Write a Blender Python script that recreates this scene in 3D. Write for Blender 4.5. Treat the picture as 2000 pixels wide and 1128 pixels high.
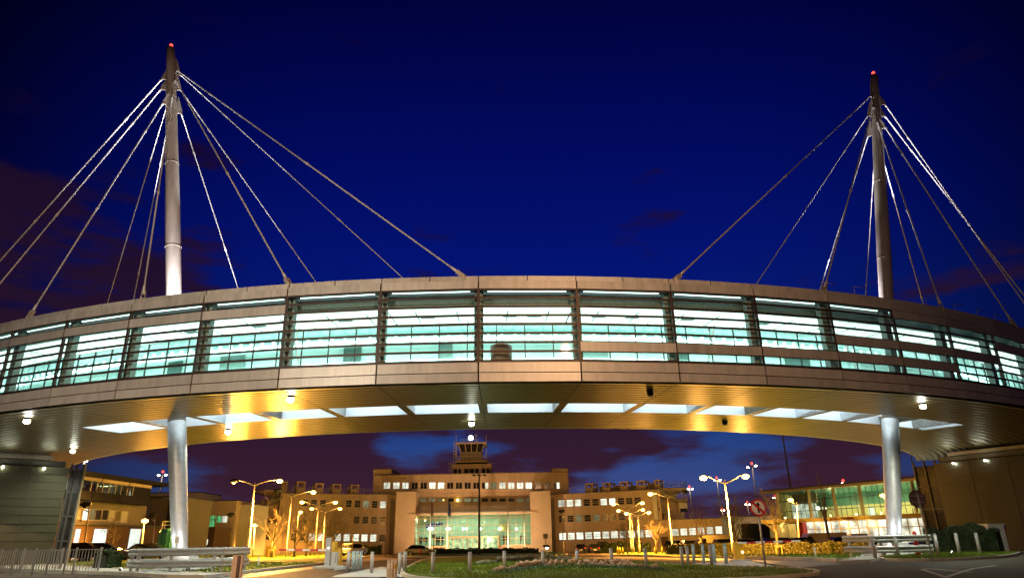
import bpy, bmesh, math, random
from math import sin, cos, radians, pi, hypot
from mathutils import Vector, Matrix
random.seed(7)
for o in list(bpy.data.objects): bpy.data.objects.remove(o)
S = bpy.context.scene
COL = S.collection
# ---------------------------------------------------------------- camera
F, TH, RO, CZ = 1318.0, 0.3578, 0.018, 1.35
cd = bpy.data.cameras.new('camera'); cam = bpy.data.objects.new('camera', cd); COL.objects.link(cam)
cd.sensor_width = 36; cd.lens = F/2000*36; cd.clip_end = 5000; cd.clip_start = .1
fw = Vector((0, cos(TH), sin(TH))); r0 = Vector((1, 0, 0)); u0 = Vector((0, -sin(TH), cos(TH)))
R_ = r0*cos(RO) - u0*sin(RO); U_ = r0*sin(RO) + u0*cos(RO)
cam.matrix_world = Matrix(((R_.x, U_.x, -fw.x, 0), (R_.y, U_.y, -fw.y, 0), (R_.z, U_.z, -fw.z, CZ), (0, 0, 0, 1)))
S.camera = cam
# ---------------------------------------------------------------- world: late dusk sky
W = bpy.data.worlds.new('World'); S.world = W; W.use_nodes = True
nt = W.node_tree; N = nt.nodes; L = nt.links
for n in list(N): N.remove(n)
def wn(t, **k):
    n = N.new(t)
    for a, b in k.items(): setattr(n, a, b)
    return n
tc = wn('ShaderNodeTexCoord'); sep = wn('ShaderNodeSeparateXYZ'); L.new(tc.outputs['Generated'], sep.inputs[0])
ramp = wn('ShaderNodeValToRGB'); L.new(sep.outputs['Z'], ramp.inputs[0])
cr = ramp.color_ramp
while len(cr.elements) > 1: cr.elements.remove(cr.elements[-1])
cr.elements[0].position = 0.0; cr.elements[0].color = (.075, .085, .20, 1)
for p, c in ((.06, (.045, .070, .23)), (.14, (.014, .050, .22)), (.22, (.003, .014, .165)), (.38, (.0008, .006, .150)), (.52, (.0004, .0030, .105)), (.68, (.0002, .0010, .050)), (.9, (.0002, .0008, .02))):
    e = cr.elements.new(p); e.color = (*c, 1)
# vignette worked into the sky colour: brightest ahead, darker away from it
dt = wn('ShaderNodeVectorMath', operation='DOT_PRODUCT'); L.new(tc.outputs['Generated'], dt.inputs[0]); dt.inputs[1].default_value = Vector((.02, .93, .36)).normalized()
mr = wn('ShaderNodeMapRange'); L.new(dt.outputs['Value'], mr.inputs[0])
for i, v in ((1, .70), (2, 1.0), (3, .07), (4, 1.10)): mr.inputs[i].default_value = v
mr.interpolation_type = 'SMOOTHSTEP'
mul = wn('ShaderNodeVectorMath', operation='SCALE'); L.new(ramp.outputs[0], mul.inputs[0]); L.new(mr.outputs[0], mul.inputs['Scale'])
mp = wn('ShaderNodeMapping'); mp.inputs['Scale'].default_value = (1.0, 1.0, 3.6); mp.inputs['Location'].default_value = (.35, .1, .2); L.new(tc.outputs['Generated'], mp.inputs[0])
nz = wn('ShaderNodeTexNoise'); nz.inputs['Scale'].default_value = 4.3; nz.inputs['Detail'].default_value = 7; nz.inputs['Roughness'].default_value = .52; L.new(mp.outputs[0], nz.inputs[0])
# cloud amount falls with elevation
ca = wn('ShaderNodeMapRange'); L.new(sep.outputs['Z'], ca.inputs[0])
for i, v in ((1, .02), (2, .50), (3, .115), (4, -.15)): ca.inputs[i].default_value = v
lf = wn('ShaderNodeMapRange'); L.new(sep.outputs['X'], lf.inputs[0])
for i, v in ((1, -.60), (2, -.22), (3, .20), (4, 0)): lf.inputs[i].default_value = v
ad = wn('ShaderNodeMath', operation='ADD'); L.new(nz.outputs[0], ad.inputs[0]); L.new(ca.outputs[0], ad.inputs[1])
lz = wn('ShaderNodeValToRGB'); L.new(sep.outputs['Z'], lz.inputs[0]); lr = lz.color_ramp; lr.elements[0].position = .2; lr.elements[0].color = (0, 0, 0, 1); lr.elements[1].position = .33; lr.elements[1].color = (1, 1, 1, 1)
for p_, c_ in ((.41, 1), (.475, 0)): e = lr.elements.new(p_); e.color = (c_, c_, c_, 1)
lm = wn('ShaderNodeMath', operation='MULTIPLY'); L.new(lf.outputs[0], lm.inputs[0]); L.new(lz.outputs[0], lm.inputs[1])
ad2 = wn('ShaderNodeMath', operation='ADD'); L.new(ad.outputs[0], ad2.inputs[0]); L.new(lm.outputs[0], ad2.inputs[1])
cm = wn('ShaderNodeMapRange'); L.new(ad2.outputs[0], cm.inputs[0]); cm.interpolation_type = 'SMOOTHSTEP'
for i, v in ((1, .50), (2, .63), (3, 0), (4, .98)): cm.inputs[i].default_value = v
cc = wn('ShaderNodeValToRGB'); L.new(sep.outputs['Z'], cc.inputs[0])
cc.color_ramp.elements[0].position = .0; cc.color_ramp.elements[0].color = (.050, .015, .028, 1)
cc.color_ramp.elements[1].position = .55; cc.color_ramp.elements[1].color = (.006, .002, .022, 1)
e = cc.color_ramp.elements.new(.2); e.color = (.021, .0070, .021, 1)
mx = wn('ShaderNodeMix', data_type='RGBA'); L.new(cm.outputs[0], mx.inputs[0]); L.new(mul.outputs[0], mx.inputs[6]); L.new(cc.outputs[0], mx.inputs[7])
bg = wn('ShaderNodeBackground'); bg.inputs[1].default_value = 1.0; L.new(mx.outputs[2], bg.inputs[0])
wo = wn('ShaderNodeOutputWorld'); L.new(bg.outputs[0], wo.inputs[0])
S.view_settings.view_transform = 'Standard'; S.view_settings.look = 'None'; S.view_settings.exposure = 0; S.view_settings.gamma = 1
S.render.engine = 'CYCLES'
try:
    S.cycles.use_light_tree = True; S.cycles.sample_clamp_indirect = 4; S.cycles.max_bounces = 8; S.cycles.transparent_max_bounces = 16
    S.cycles.caustics_reflective = False; S.cycles.caustics_refractive = False
except Exception: pass
SODIUM = (1, .42, .055); WARM = (1, .60, .36); COOL = (.80, 1, .93)

# ---------------------------------------------------------------- geometry of the view
def ray(px, py):
    d = R_*(px-1000) + U_*(564-py) + fw*F
    return d/d.y
def at(px, py, Y):
    """world point seen at pixel px,py on the vertical plane y=Y"""
    d = ray(px, py); return Vector((d.x*Y, Y, CZ+d.z*Y))
def pxof(P):
    d = P - Vector((0, 0, CZ)); w = d.dot(fw); return 1000+F*d.dot(R_)/w, 564-F*d.dot(U_)/w
def ss(a, b, x):
    t = min(1, max(0, (x-a)/(b-a))); return t*t*(3-2*t)
def G(x, y):
    """terrain height"""
    m = .2*ss(8, 17, abs(x))*(1-ss(44, 68, y))
    m -= .6*ss(50, 130, y)*(1 if y < 400 else 1)
    m -= .010*max(-60, min(60, x))*ss(38, 62, y)
    return m
def gpt(px, py):
    """ground point seen at a pixel"""
    d = ray(px, py); prev = 10
    y = 10.
    while y < 400:
        if CZ+d.z*y <= G(d.x*y, y): break
        y += .05+y*.001
    return Vector((d.x*y, y, G(d.x*y, y)))

# ---------------------------------------------------------------- object helpers
def new(name, me, parent=None):
    o = bpy.data.objects.new(name, me); COL.objects.link(o)
    if parent: o.parent = parent
    return o
def tag(o, label=None, cat=None, group=None, kind=None):
    for k, v in (('label', label), ('category', cat), ('group', group), ('kind', kind)):
        if v: o[k] = v
    return o
def thing(name, loc, label, cat, group=None, rz=0):
    o = new(name, None); o.location = loc; o.rotation_euler.z = rz; o.empty_display_size = .3
    return tag(o, label, cat, group)
def copy_tree(o, parent=None):
    c = o.copy(); COL.objects.link(c); c.parent = parent
    for ch in list(o.children): copy_tree(ch, c)
    return c
def V(*a): return Vector(a)
class MB:
    """collects faces of one mesh"""
    def __init__(s): s.v = []; s.f = []; s.smooth = set()
    def quad(s, a, b, c, d):
        n = len(s.v); s.v += [a, b, c, d]; s.f.append((n, n+1, n+2, n+3))
    def poly(s, pts):
        n = len(s.v); s.v += list(pts); s.f.append(tuple(range(n, n+len(pts))))
    def hexa(s, p):
        """8 corners: bottom 4 ccw, top 4 ccw"""
        n = len(s.v); s.v += list(p)
        for q in ((3, 2, 1, 0), (4, 5, 6, 7), (0, 1, 5, 4), (1, 2, 6, 5), (2, 3, 7, 6), (3, 0, 4, 7)): s.f.append(tuple(n+i for i in q))
    def box(s, x0, x1, y0, y1, z0, z1):
        s.hexa([V(x0, y0, z0), V(x1, y0, z0), V(x1, y1, z0), V(x0, y1, z0), V(x0, y0, z1), V(x1, y0, z1), V(x1, y1, z1), V(x0, y1, z1)])
    def tube(s, pts, r, n=8, caps=True):
        pts = [Vector(p) for p in pts]
        if not isinstance(r, (list, tuple)): r = [r]*len(pts)
        base = len(s.v); f0 = len(s.f)
        for i, p in enumerate(pts):
            d = (pts[min(i+1, len(pts)-1)]-pts[max(i-1, 0)]).normalized()
            a = d.cross(V(0, 0, 1)) if abs(d.z) < .95 else d.cross(V(0, 1, 0))
            a.normalize(); b = d.cross(a)
            for k in range(n):
                t = 2*pi*k/n; s.v.append(p+a*(cos(t)*r[i])+b*(sin(t)*r[i]))
        for i in range(len(pts)-1):
            for k in range(n):
                k2 = (k+1) % n; s.f.append((base+i*n+k, base+i*n+k2, base+(i+1)*n+k2, base+(i+1)*n+k))
        s.smooth |= set(range(f0, len(s.f)))
        if caps:
            s.f.append(tuple(base+k for k in range(n))); m = base+(len(pts)-1)*n; s.f.append(tuple(m+k for k in reversed(range(n))))
    def bar(s, a, b, w, h=None):
        """rectangular bar from a to b, w across, h high"""
        a = Vector(a); b = Vector(b); h = h or w; d = (b-a).normalized()
        sd = d.cross(V(0, 0, 1)) if abs(d.z) < .97 else V(1, 0, 0)
        sd.normalize(); up = sd.cross(d)
        sd *= w/2; up *= h/2
        s.hexa([a-sd-up, a+sd-up, b+sd-up, b-sd-up, a-sd+up, a+sd+up, b+sd+up, b-sd+up])
    def ball(s, c, r, n=10, sz=1.0):
        base = len(s.v); f0 = len(s.f); m = n//2
        for i in range(m+1):
            t = pi*i/m
            for k in range(n):
                a = 2*pi*k/n; s.v.append(Vector(c)+V(r*sin(t)*cos(a), r*sin(t)*sin(a), r*sz*cos(t)))
        for i in range(m):
            for k in range(n): s.f.append((base+i*n+k, base+(i+1)*n+k, base+(i+1)*n+(k+1) % n, base+i*n+(k+1) % n))
        s.smooth |= set(range(f0, len(s.f)))
    def prism(s, pts2, a, b, plane='xz'):
        """extrude polygon pts2 in plane from a to b along the third axis"""
        def m(p, t): return V(p[0], t, p[1]) if plane == 'xz' else (V(p[0], p[1], t) if plane == 'xy' else V(t, p[0], p[1]))
        n = len(s.v); k = len(pts2)
        s.v += [m(p, a) for p in pts2]+[m(p, b) for p in pts2]
        s.f.append(tuple(n+i for i in range(k))); s.f.append(tuple(n+k+i for i in reversed(range(k))))
        for i in range(k): s.f.append((n+i, n+k+i, n+k+(i+1) % k, n+(i+1) % k))
    def build(s, name, mat, parent=None, local=False, bevel=0):
        me = bpy.data.meshes.new(name)
        off = Vector((0, 0, 0))
        if parent and not local:
            q = parent
            while q: off += q.location; q = q.parent
        me.from_pydata([tuple(Vector(v)-off) for v in s.v], [], s.f); me.update()
        bm = bmesh.new(); bm.from_mesh(me)
        bmesh.ops.remove_doubles(bm, verts=bm.verts, dist=1e-5) if not s.smooth and len(s.v) < 3000 and False else None
        bmesh.ops.recalc_face_normals(bm, faces=bm.faces); bm.to_mesh(me); bm.free()
        for i in s.smooth:
            if i < len(me.polygons): me.polygons[i].use_smooth = True
        me.materials.append(mat); o = new(name, me, parent)
        if bevel:
            b = o.modifiers.new('bevel', 'BEVEL'); b.width = bevel; b.segments = 2; b.limit_method = 'ANGLE'
        return o
# ---------------------------------------------------------------- materials
M = {}
def mat(name, col, rough=.6, metal=0, noise=.12, scale=3., bump=0., bscale=20., spec=.5, emit=None, estr=0, detail=4, col2=None, coat=0, streak=0):
    m = bpy.data.materials.new(name); m.use_nodes = True; t = m.node_tree; b = t.nodes['Principled BSDF']
    b.inputs['Roughness'].default_value = rough; b.inputs['Metallic'].default_value = metal; b.inputs['Specular IOR Level'].default_value = spec
    b.inputs['Base Color'].default_value = (*col, 1); b.inputs['Coat Weight'].default_value = coat
    c = t.nodes.new('ShaderNodeTexCoord')
    if noise:
        n = t.nodes.new('ShaderNodeTexNoise'); n.inputs['Scale'].default_value = scale; n.inputs['Detail'].default_value = detail; n.inputs['Roughness'].default_value = .6
        if streak:
            mp_ = t.nodes.new('ShaderNodeMapping'); mp_.inputs['Scale'].default_value = (streak, streak, streak*.09); oi = t.nodes.new('ShaderNodeObjectInfo')
            vm = t.nodes.new('ShaderNodeVectorMath'); vm.operation = 'SCALE'; vm.inputs['Scale'].default_value = 37; cx3 = t.nodes.new('ShaderNodeCombineXYZ')
            for q_ in range(2): t.links.new(oi.outputs['Random'], cx3.inputs[q_])
            t.links.new(cx3.outputs[0], vm.inputs[0]); t.links.new(vm.outputs[0], mp_.inputs['Location']); t.links.new(c.outputs['Object'], mp_.inputs[0]); t.links.new(mp_.outputs[0], n.inputs[0])
        else: t.links.new(c.outputs['Object'], n.inputs[0])
        r = t.nodes.new('ShaderNodeValToRGB'); t.links.new(n.outputs[0], r.inputs[0])
        r.color_ramp.elements[0].position = .3; r.color_ramp.elements[1].position = .7
        r.color_ramp.elements[0].color = (*[x*(1-noise) for x in col], 1)
        r.color_ramp.elements[1].color = (*(col2 or [min(1, x*(1+noise)) for x in col]), 1)
        if streak:
            hv = t.nodes.new('ShaderNodeHueSaturation'); mr3 = t.nodes.new('ShaderNodeMapRange'); mr3.inputs[3].default_value = .88; mr3.inputs[4].default_value = 1.10
            t.links.new(oi.outputs['Random'], mr3.inputs[0]); t.links.new(mr3.outputs[0], hv.inputs['Value']); t.links.new(r.outputs[0], hv.inputs['Color']); t.links.new(hv.outputs[0], b.inputs['Base Color'])
        else: t.links.new(r.outputs[0], b.inputs['Base Color'])
        rr = t.nodes.new('ShaderNodeMapRange'); rr.inputs[3].default_value = max(0, rough*(1-noise)); rr.inputs[4].default_value = min(1, rough*(1+noise)); t.links.new(n.outputs[0], rr.inputs[0]); t.links.new(rr.outputs[0], b.inputs['Roughness'])
    if bump:
        n = t.nodes.new('ShaderNodeTexNoise'); n.inputs['Scale'].default_value = bscale; n.inputs['Detail'].default_value = 5; t.links.new(c.outputs['Object'], n.inputs[0])
        q = t.nodes.new('ShaderNodeBump'); q.inputs['Strength'].default_value = bump; q.inputs['Distance'].default_value = .05; t.links.new(n.outputs[0], q.inputs['Height']); t.links.new(q.outputs[0], b.inputs['Normal'])
    if emit:
        b.inputs['Emission Color'].default_value = (*emit, 1); b.inputs['Emission Strength'].default_value = estr
    M[name] = m; return m
def emis(name, col, s, noise=0, scale=2., base=(.1, .1, .1)):
    m = bpy.data.materials.new(name); m.use_nodes = True; t = m.node_tree; b = t.nodes['Principled BSDF']
    b.inputs['Base Color'].default_value = (*base, 1); b.inputs['Roughness'].default_value = .3
    b.inputs['Emission Color'].default_value = (*col, 1); b.inputs['Emission Strength'].default_value = s
    if noise:
        c = t.nodes.new('ShaderNodeTexCoord'); n = t.nodes.new('ShaderNodeTexNoise'); n.inputs['Scale'].default_value = scale; n.inputs['Detail'].default_value = 3
        t.links.new(c.outputs['Object'], n.inputs[0]); r = t.nodes.new('ShaderNodeMapRange'); t.links.new(n.outputs[0], r.inputs[0])
        r.inputs[1].default_value = .35; r.inputs[2].default_value = .62; r.inputs[3].default_value = s*(1-noise); r.inputs[4].default_value = s
        oi = t.nodes.new('ShaderNodeObjectInfo'); m3 = t.nodes.new('ShaderNodeMapRange'); m3.inputs[3].default_value = .45 if name.startswith('pane') else 1; m3.inputs[4].default_value = 1.15 if name.startswith('pane') else 1
        t.links.new(oi.outputs['Random'], m3.inputs[0]); mm = t.nodes.new('ShaderNodeMath'); mm.operation = 'MULTIPLY'; t.links.new(r.outputs[0], mm.inputs[0]); t.links.new(m3.outputs[0], mm.inputs[1])
        t.links.new(mm.outputs[0], b.inputs['Emission Strength'])
    M[name] = m; return m
def glass(name, tint, refl=.08, rough=.02):
    """thin pane: tinted see-through plus a mirror reflection that grows at grazing angles"""
    m = bpy.data.materials.new(name); m.use_nodes = True; t = m.node_tree
    for n in list(t.nodes): t.nodes.remove(n)
    tr = t.nodes.new('ShaderNodeBsdfTransparent'); tr.inputs[0].default_value = (*tint, 1)
    gl = t.nodes.new('ShaderNodeBsdfGlossy'); gl.inputs['Roughness'].default_value = rough; gl.inputs[0].default_value = (.9, .95, .93, 1)
    lw = t.nodes.new('ShaderNodeLayerWeight'); lw.inputs[0].default_value = .25
    mr = t.nodes.new('ShaderNodeMapRange'); mr.inputs[3].default_value = refl; mr.inputs[4].default_value = .28; t.links.new(lw.outputs['Fresnel'], mr.inputs[0])
    mx = t.nodes.new('ShaderNodeMixShader'); t.links.new(mr.outputs[0], mx.inputs[0]); t.links.new(tr.outputs[0], mx.inputs[1]); t.links.new(gl.outputs[0], mx.inputs[2])
    o = t.nodes.new('ShaderNodeOutputMaterial'); t.links.new(mx.outputs[0], o.inputs[0]); M[name] = m; return m
mat('cladding', (.47, .455, .43), .42, .25, .17, 1.0, spec=.5, streak=3.2)
mat('cladding_lower', (.50, .48, .45), .40, .25, .14, 1.0, streak=2.6)
mat('seam', (.05, .04, .035), .6)
mat('frame_dark', (.055, .034, .030), .45, .3, .1, 5)
mat('interior_white', (.78, .82, .80), .6, 0, .04, 2)
mat('interior_column', (.30, .34, .32), .55, 0, .08, 3)
mat('bulkhead', (.13, .17, .155), .5, 0, .35, 9)
mat('floor_grey', (.25, .27, .26), .5)
mat('kiosk_brown', (.30, .20, .14), .5)
glass('pane_clear', (.88, .99, .95), .04)
glass('pane_inner', (.70, .95, .91), .05)
glass('pane_lobby', (.50, .68, .55), .05)
glass('pane_terminal', (.55, .62, .46), .06)
emis('ceiling_light', (.86, 1, .91), 1.5, .12, .35, (.8, .8, .8))
emis('ceiling_glow', (.40, .95, .90), .09, .3, .6, (.10, .20, .19))  # faint glow stands in for lamplight on the plain inner ceiling
emis('strip_light', (.75, 1, .95), 15)
emis('strip_soft', (.68, 1, .92), 4.0)
emis('well_light', (.80, .95, 1), 5.0)
mat('well_white', (.80, .84, .86), .6, 0, .03, 1)
mat('roof_membrane', (.10, .10, .11), .7)
mat('steel', (.44, .38, .33), .45, .25, .16, 1.0, streak=3.0)
mat('steel_cable', (.62, .60, .58), .6, 0, 0)
mat('concrete', (.42, .41, .39), .8, 0, .14, 4, .25, 30)
mat('concrete_dark', (.25, .22, .19), .85, 0, .2, 3, .3, 30)
mat('railing_grey', (.24, .235, .22), .6, .4, .1, 5)
mat('galvanised', (.40, .40, .39), .5, .6, .12, 5)
mat('render_cream', (.60, .46, .33), .85, 0, .16, 1.0, .05, 12, streak=.7)
mat('render_pale', (.70, .57, .42), .85, 0, .08, .6)
mat('render_white', (.72, .70, .64), .8, 0, .06, 1)
mat('render_drab', (.30, .26, .20), .85, 0, .15, .6)
mat('panel_bronze_shaded', (.055, .052, .040), .32, .4, .14, .8)  # bronze copy darkened to offset the lamp light on the right tower
mat('render_olive', (.20, .17, .11), .8, 0, .22, 3)
mat('brick_brown', (.13, .075, .045), .85, 0, .2, 2)
mat('dark_trim', (.05, .045, .04), .6)
mat('black_panel', (.010, .010, .011), .6, spec=.15)
mat('dark_glass', (.022, .020, .018), .12, 0, .5, 1.2)
mat('window_frame', (.55, .50, .42), .6)
mat('rail_metal', (.42, .38, .33), .5, .3)
emis('pane_lit', (.94, 1.0, .80), 1.55, .5, 1.1)
emis('pane_soft', (.55, .72, .42), .30, .7, 1.6)
emis('pane_green', (.10, .85, .30), .85, .4, 1.0)
emis('pane_lobby_lamp', (1, 1, .85), 14)
emis('pane_white', (.86, 1, .93), 2.2, .15, .6)
mat('lobby_back', (.40, .47, .38), .6, 0, .12, .5)
mat('lobby_stripe', (.50, .33, .12), .5, 0, .6, 5)
mat('lobby_blue', (.02, .05, .20), .5)
mat('terminal_wall', (.62, .52, .26), .7, 0, .12, .4)
mat('terminal_fascia', (.80, .48, .07), .5, 0, .08, .5)
mat('terminal_teal', (.06, .17, .13), .5, 0, .4, .35)
mat('red_paint', (.42, .02, .015), .4)
mat('sign_red', (.50, .012, .015), .5, spec=.2)
mat('sign_white', (.70, .68, .62), .5, spec=.2)
mat('sign_black', (.008, .008, .008), .6, spec=.1)
mat('sign_back', (.13, .09, .085), .5, .3)
mat('sign_orange_lettering', (.16, .006, .003), .6)
mat('arm_white', (.82, .80, .80), .4)
mat('arm_red', (.50, .015, .05), .4)
mat('yellow_paint', (.68, .40, .03), .45)
mat('cabinet_grey', (.55, .57, .55), .5)
mat('blue_bollard', (.27, .38, .42), .5)
mat('bollard_grey', (.30, .28, .27), .55, .2, .15, 5)
mat('bollard_concrete', (.55, .48, .38), .8)
mat('post_peach', (.62, .40, .26), .6)
mat('tank_green', (.03, .22, .17), .45, 0, .15, 3)
mat('bark', (.12, .09, .055), .9, 0, .25, 12)
mat('stone', (.36, .22, .13), .9, 0, .3, 2.5, .5, 12)
mat('stone_dark', (.15, .14, .09), .9, 0, .35, 2.5, .5, 12)
mat('leaf', (.065, .066, .018), .55, 0, .35, 2)
mat('leaf_dark', (.028, .055, .014), .7, 0, .35, 2)
mat('ivy', (.045, .10, .025), .6, 0, .35, 2)
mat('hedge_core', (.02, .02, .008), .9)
mat('grass', (.095, .150, .010), .9, 0, .5, .9, .8, 14, detail=9, spec=.12)
mat('asphalt', (.060, .046, .034), .7, 0, .35, .5, .35, 60, detail=8, spec=.08)
mat('asphalt_wet', (.15, .125, .095), .5, 0, .30, .35, .2, 30, detail=8, spec=.22)
mat('paving', (.33, .32, .29), .7, 0, .14, 1.2, .2, 30)
mat('kerb', (.40, .36, .29), .8, 0, .18, 3, .2, 20)
mat('road_paint', (.17, .14, .085), .6)
mat('road_yellow', (.20, .14, .03), .6)
mat('tyre', (.02, .02, .02), .8)
mat('rim', (.35, .35, .35), .35, .8)
mat('car_black', (.012, .012, .015), .18, 0, 0, coat=.8)
mat('car_silver', (.40, .38, .34), .25, .5, 0, coat=.8)
mat('car_cream', (.62, .52, .34), .3, 0, 0, coat=.6)
mat('car_glass', (.01, .01, .012), .08)
emis('tail_light', (1, .04, .02), 1.0); emis('headlamp', (1, .8, .4), 6.0)
emis('sodium_bulb', (1, .56, .09), 16); emis('sodium_dim', (1, .60, .16), 3); emis('white_bulb', (1, .84, .62), 30); emis('red_beacon', (1, .05, .03), 4)
emis('beacon_globe', (1, 1, .97), 9); emis('soffit_bulb', (.95, 1, .82), 40); emis('flood_face', (.92, .93, 1), 20)
mat('hub_dark', (.03, .03, .03), .5)
mat('clothes', (.015, .015, .02), .8); mat('skin', (.35, .2, .14), .6)

# soffit: painted metal planks that run along the curve, ribs read from the distance to the arc's centre
ACX, AR, AD = -2.336, 59.65, 29.0; ACY = AD+AR
def soffit_material():
    m = bpy.data.materials.new('soffit_planks'); m.use_nodes = True; t = m.node_tree; b = t.nodes['Principled BSDF']
    b.inputs['Base Color'].default_value = (.17, .135, .068, 1); b.inputs['Metallic'].default_value = .8; b.inputs['Roughness'].default_value = .40
    g = t.nodes.new('ShaderNodeNewGeometry'); s = t.nodes.new('ShaderNodeVectorMath'); s.operation = 'SUBTRACT'; s.inputs[1].default_value = (ACX, ACY, 0); t.links.new(g.outputs['Position'], s.inputs[0])
    k = t.nodes.new('ShaderNodeVectorMath'); k.operation = 'MULTIPLY'; k.inputs[1].default_value = (1, 1, 0); t.links.new(s.outputs[0], k.inputs[0])
    l = t.nodes.new('ShaderNodeVectorMath'); l.operation = 'LENGTH'; t.links.new(k.outputs[0], l.inputs[0])
    a = t.nodes.new('ShaderNodeMath'); a.operation = 'MULTIPLY'; a.inputs[1].default_value = 2*pi/.50; t.links.new(l.outputs['Value'], a.inputs[0])
    w = t.nodes.new('ShaderNodeMath'); w.operation = 'SINE'; t.links.new(a.outputs[0], w.inputs[0])
    n = t.nodes.new('ShaderNodeTexNoise'); n.inputs['Scale'].default_value = .5; t.links.new(g.outputs['Position'], n.inputs[0])
    ml = t.nodes.new('ShaderNodeMath'); ml.operation = 'MULTIPLY_ADD'; ml.inputs[1].default_value = 1.6; t.links.new(n.outputs[0], ml.inputs[0]); t.links.new(w.outputs[0], ml.inputs[2])
    bp = t.nodes.new('ShaderNodeBump'); bp.inputs['Strength'].default_value = .7; bp.inputs['Distance'].default_value = .025
    t.links.new(ml.outputs[0], bp.inputs['Height']); t.links.new(bp.outputs[0], b.inputs['Normal'])
    M['soffit'] = m
soffit_material()

# ---------------------------------------------------------------- lights
def spot(name, loc, target, power, col, size=60, blend=.5, parent=None, rad=.1):
    d = bpy.data.lights.new(name, 'SPOT'); d.energy = power; d.color = col; d.specular_factor = .2 if name == 'lamp_light' else 1; d.spot_size = radians(size); d.spot_blend = blend; d.shadow_soft_size = rad
    o = new(name, d, parent); loc = Vector(loc); tg = Vector(target)
    off = Vector((0, 0, 0)); q = parent
    while q: off += q.location; q = q.parent
    o.location = loc-off; o.rotation_euler = (tg-loc).to_track_quat('-Z', 'Y').to_euler(); return o
def point(name, loc, power, col, parent=None, rad=.15):
    d = bpy.data.lights.new(name, 'POINT'); d.energy = power; d.color = col; d.shadow_soft_size = rad
    o = new(name, d, parent); off = Vector((0, 0, 0)); q = parent
    while q: off += q.location; q = q.parent
    o.location = Vector(loc)-off; return o

# ================================================================ GROUND
def sheet(name, m, x0, x1, y0, y1, nx, ny, dz=0):
    b = MB(); 
    xs = [x0+(x1-x0)*i/nx for i in range(nx+1)]; ys = [y0+(y1-y0)*(j/ny)**1.6 for j in range(ny+1)]
    for y in ys:
        for x in xs: b.v.append(V(x, y, G(x, y)+dz))
    for j in range(ny):
        for i in range(nx): k = j*(nx+1)+i; b.f.append((k, k+1, k+nx+2, k+nx+1))
    b.smooth = set(range(len(b.f)))
    return tag(b.build(name, m), kind='structure')
sheet('ground', M['asphalt'], -900, 900, -30, 2200, 300, 420)
def patch(name, m, pts, dz, skirt=0, step=1.6, km=None):
    """ground patch following the terrain, pts = plan polygon"""
    bm = bmesh.new(); vs = [bm.verts.new((p[0], p[1], 0)) for p in pts]; bm.faces.new(vs)
    xs = [p[0] for p in pts]; ys = [p[1] for p in pts]
    for ax, lo, hi in ((0, min(xs), max(xs)), (1, min(ys), max(ys))):
        n = int(min(40, (hi-lo)/step))
        for i in range(1, n):
            c = lo+(hi-lo)*i/n; co = (c, 0, 0) if ax == 0 else (0, c, 0); no = (1, 0, 0) if ax == 0 else (0, 1, 0)
            bmesh.ops.bisect_plane(bm, geom=bm.verts[:]+bm.edges[:]+bm.faces[:], plane_co=co, plane_no=no)
    if skirt:
        be = [e for e in bm.edges if len(e.link_faces) == 1]
        r = bmesh.ops.extrude_edge_only(bm, edges=be)
        low = {v for v in r['geom'] if isinstance(v, bmesh.types.BMVert)}
    else: low = set()
    for v in bm.verts: v.co.z = G(v.co.x, v.co.y)+dz-(skirt+.05 if v in low else 0)
    me = bpy.data.meshes.new(name); bm.to_mesh(me); bm.free(); me.materials.append(m); o = new(name, me)
    return tag(o, kind='structure')
def smooth_poly(pts, k=2):
    for _ in range(k):
        q = []
        for i, p in enumerate(pts):
            r = pts[(i+1) % len(pts)]; q += [p*.75+r*.25, p*.25+r*.75]
        pts = q
    return pts
def kerb_along(pts, closed=True, w=.22, h=.13, name='kerb'):
    b = MB(); n = len(pts)
    pts = [Vector((p.x, p.y, 0)) for p in pts]; nr = []
    for i in range(n):
        a = pts[i-1] if (i or closed) else pts[i]; c = pts[(i+1) % n] if (i < n-1 or closed) else pts[i]
        d = (c-a).normalized(); nr.append(V(d.y, -d.x, 0))
    for i in range(n if closed else n-1):
        j = (i+1) % n; q = []
        for z in (-.08, h):
            for (k, s) in ((i, -.5), (i, .5), (j, .5), (j, -.5)):
                p = pts[k]+nr[k]*(w*s); q.append(V(p.x, p.y, G(p.x, p.y)+z))
        b.hexa(q)
    return tag(b.build(name, M['kerb']), kind='structure')
LAWNS = []; LAWN_ALL = []
def island(px, name='grass_island', m='grass', kerb=True, dz=.11, k=2):
    pts = smooth_poly([gpt(*p) for p in px], k); 
    patch(name, M[m], pts, dz, .1)
    if kerb: kerb_along(pts)
    LAWN_ALL.append(pts); return pts
# left yellow-lit lawn and its neighbours
island([(250, 1083), (420, 1079), (600, 1077), (664, 1078), (722, 1087), (681, 1094), (633, 1101), (576, 1107), (472, 1119), (440, 1123), (330, 1119), (230, 1112), (90, 1103), (110, 1097)], 'lawn', k=1)
island([(748, 1086), (830, 1075), (1050, 1074), (1122, 1081), (1060, 1087), (900, 1089)], 'lawn', k=2)
island([(780, 1127), (792, 1111), (834, 1091), (930, 1088), (1060, 1086), (1170, 1093), (1300, 1104), (1440, 1110), (1560, 1113), (1600, 1119), (1590, 1127), (1300, 1140), (900, 1140)], 'lawn', k=2)
island([(1178, 1083), (1230, 1078), (1450, 1072), (1600, 1070), (1800, 1068), (1790, 1082), (1700, 1090), (1641, 1097), (1622, 1094), (1510, 1091), (1300, 1087)], 'lawn', k=1)
island([(1700, 1094), (1760, 1085), (1990, 1080), (1985, 1087), (1890, 1093), (1800, 1096)], 'lawn', k=2)
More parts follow.
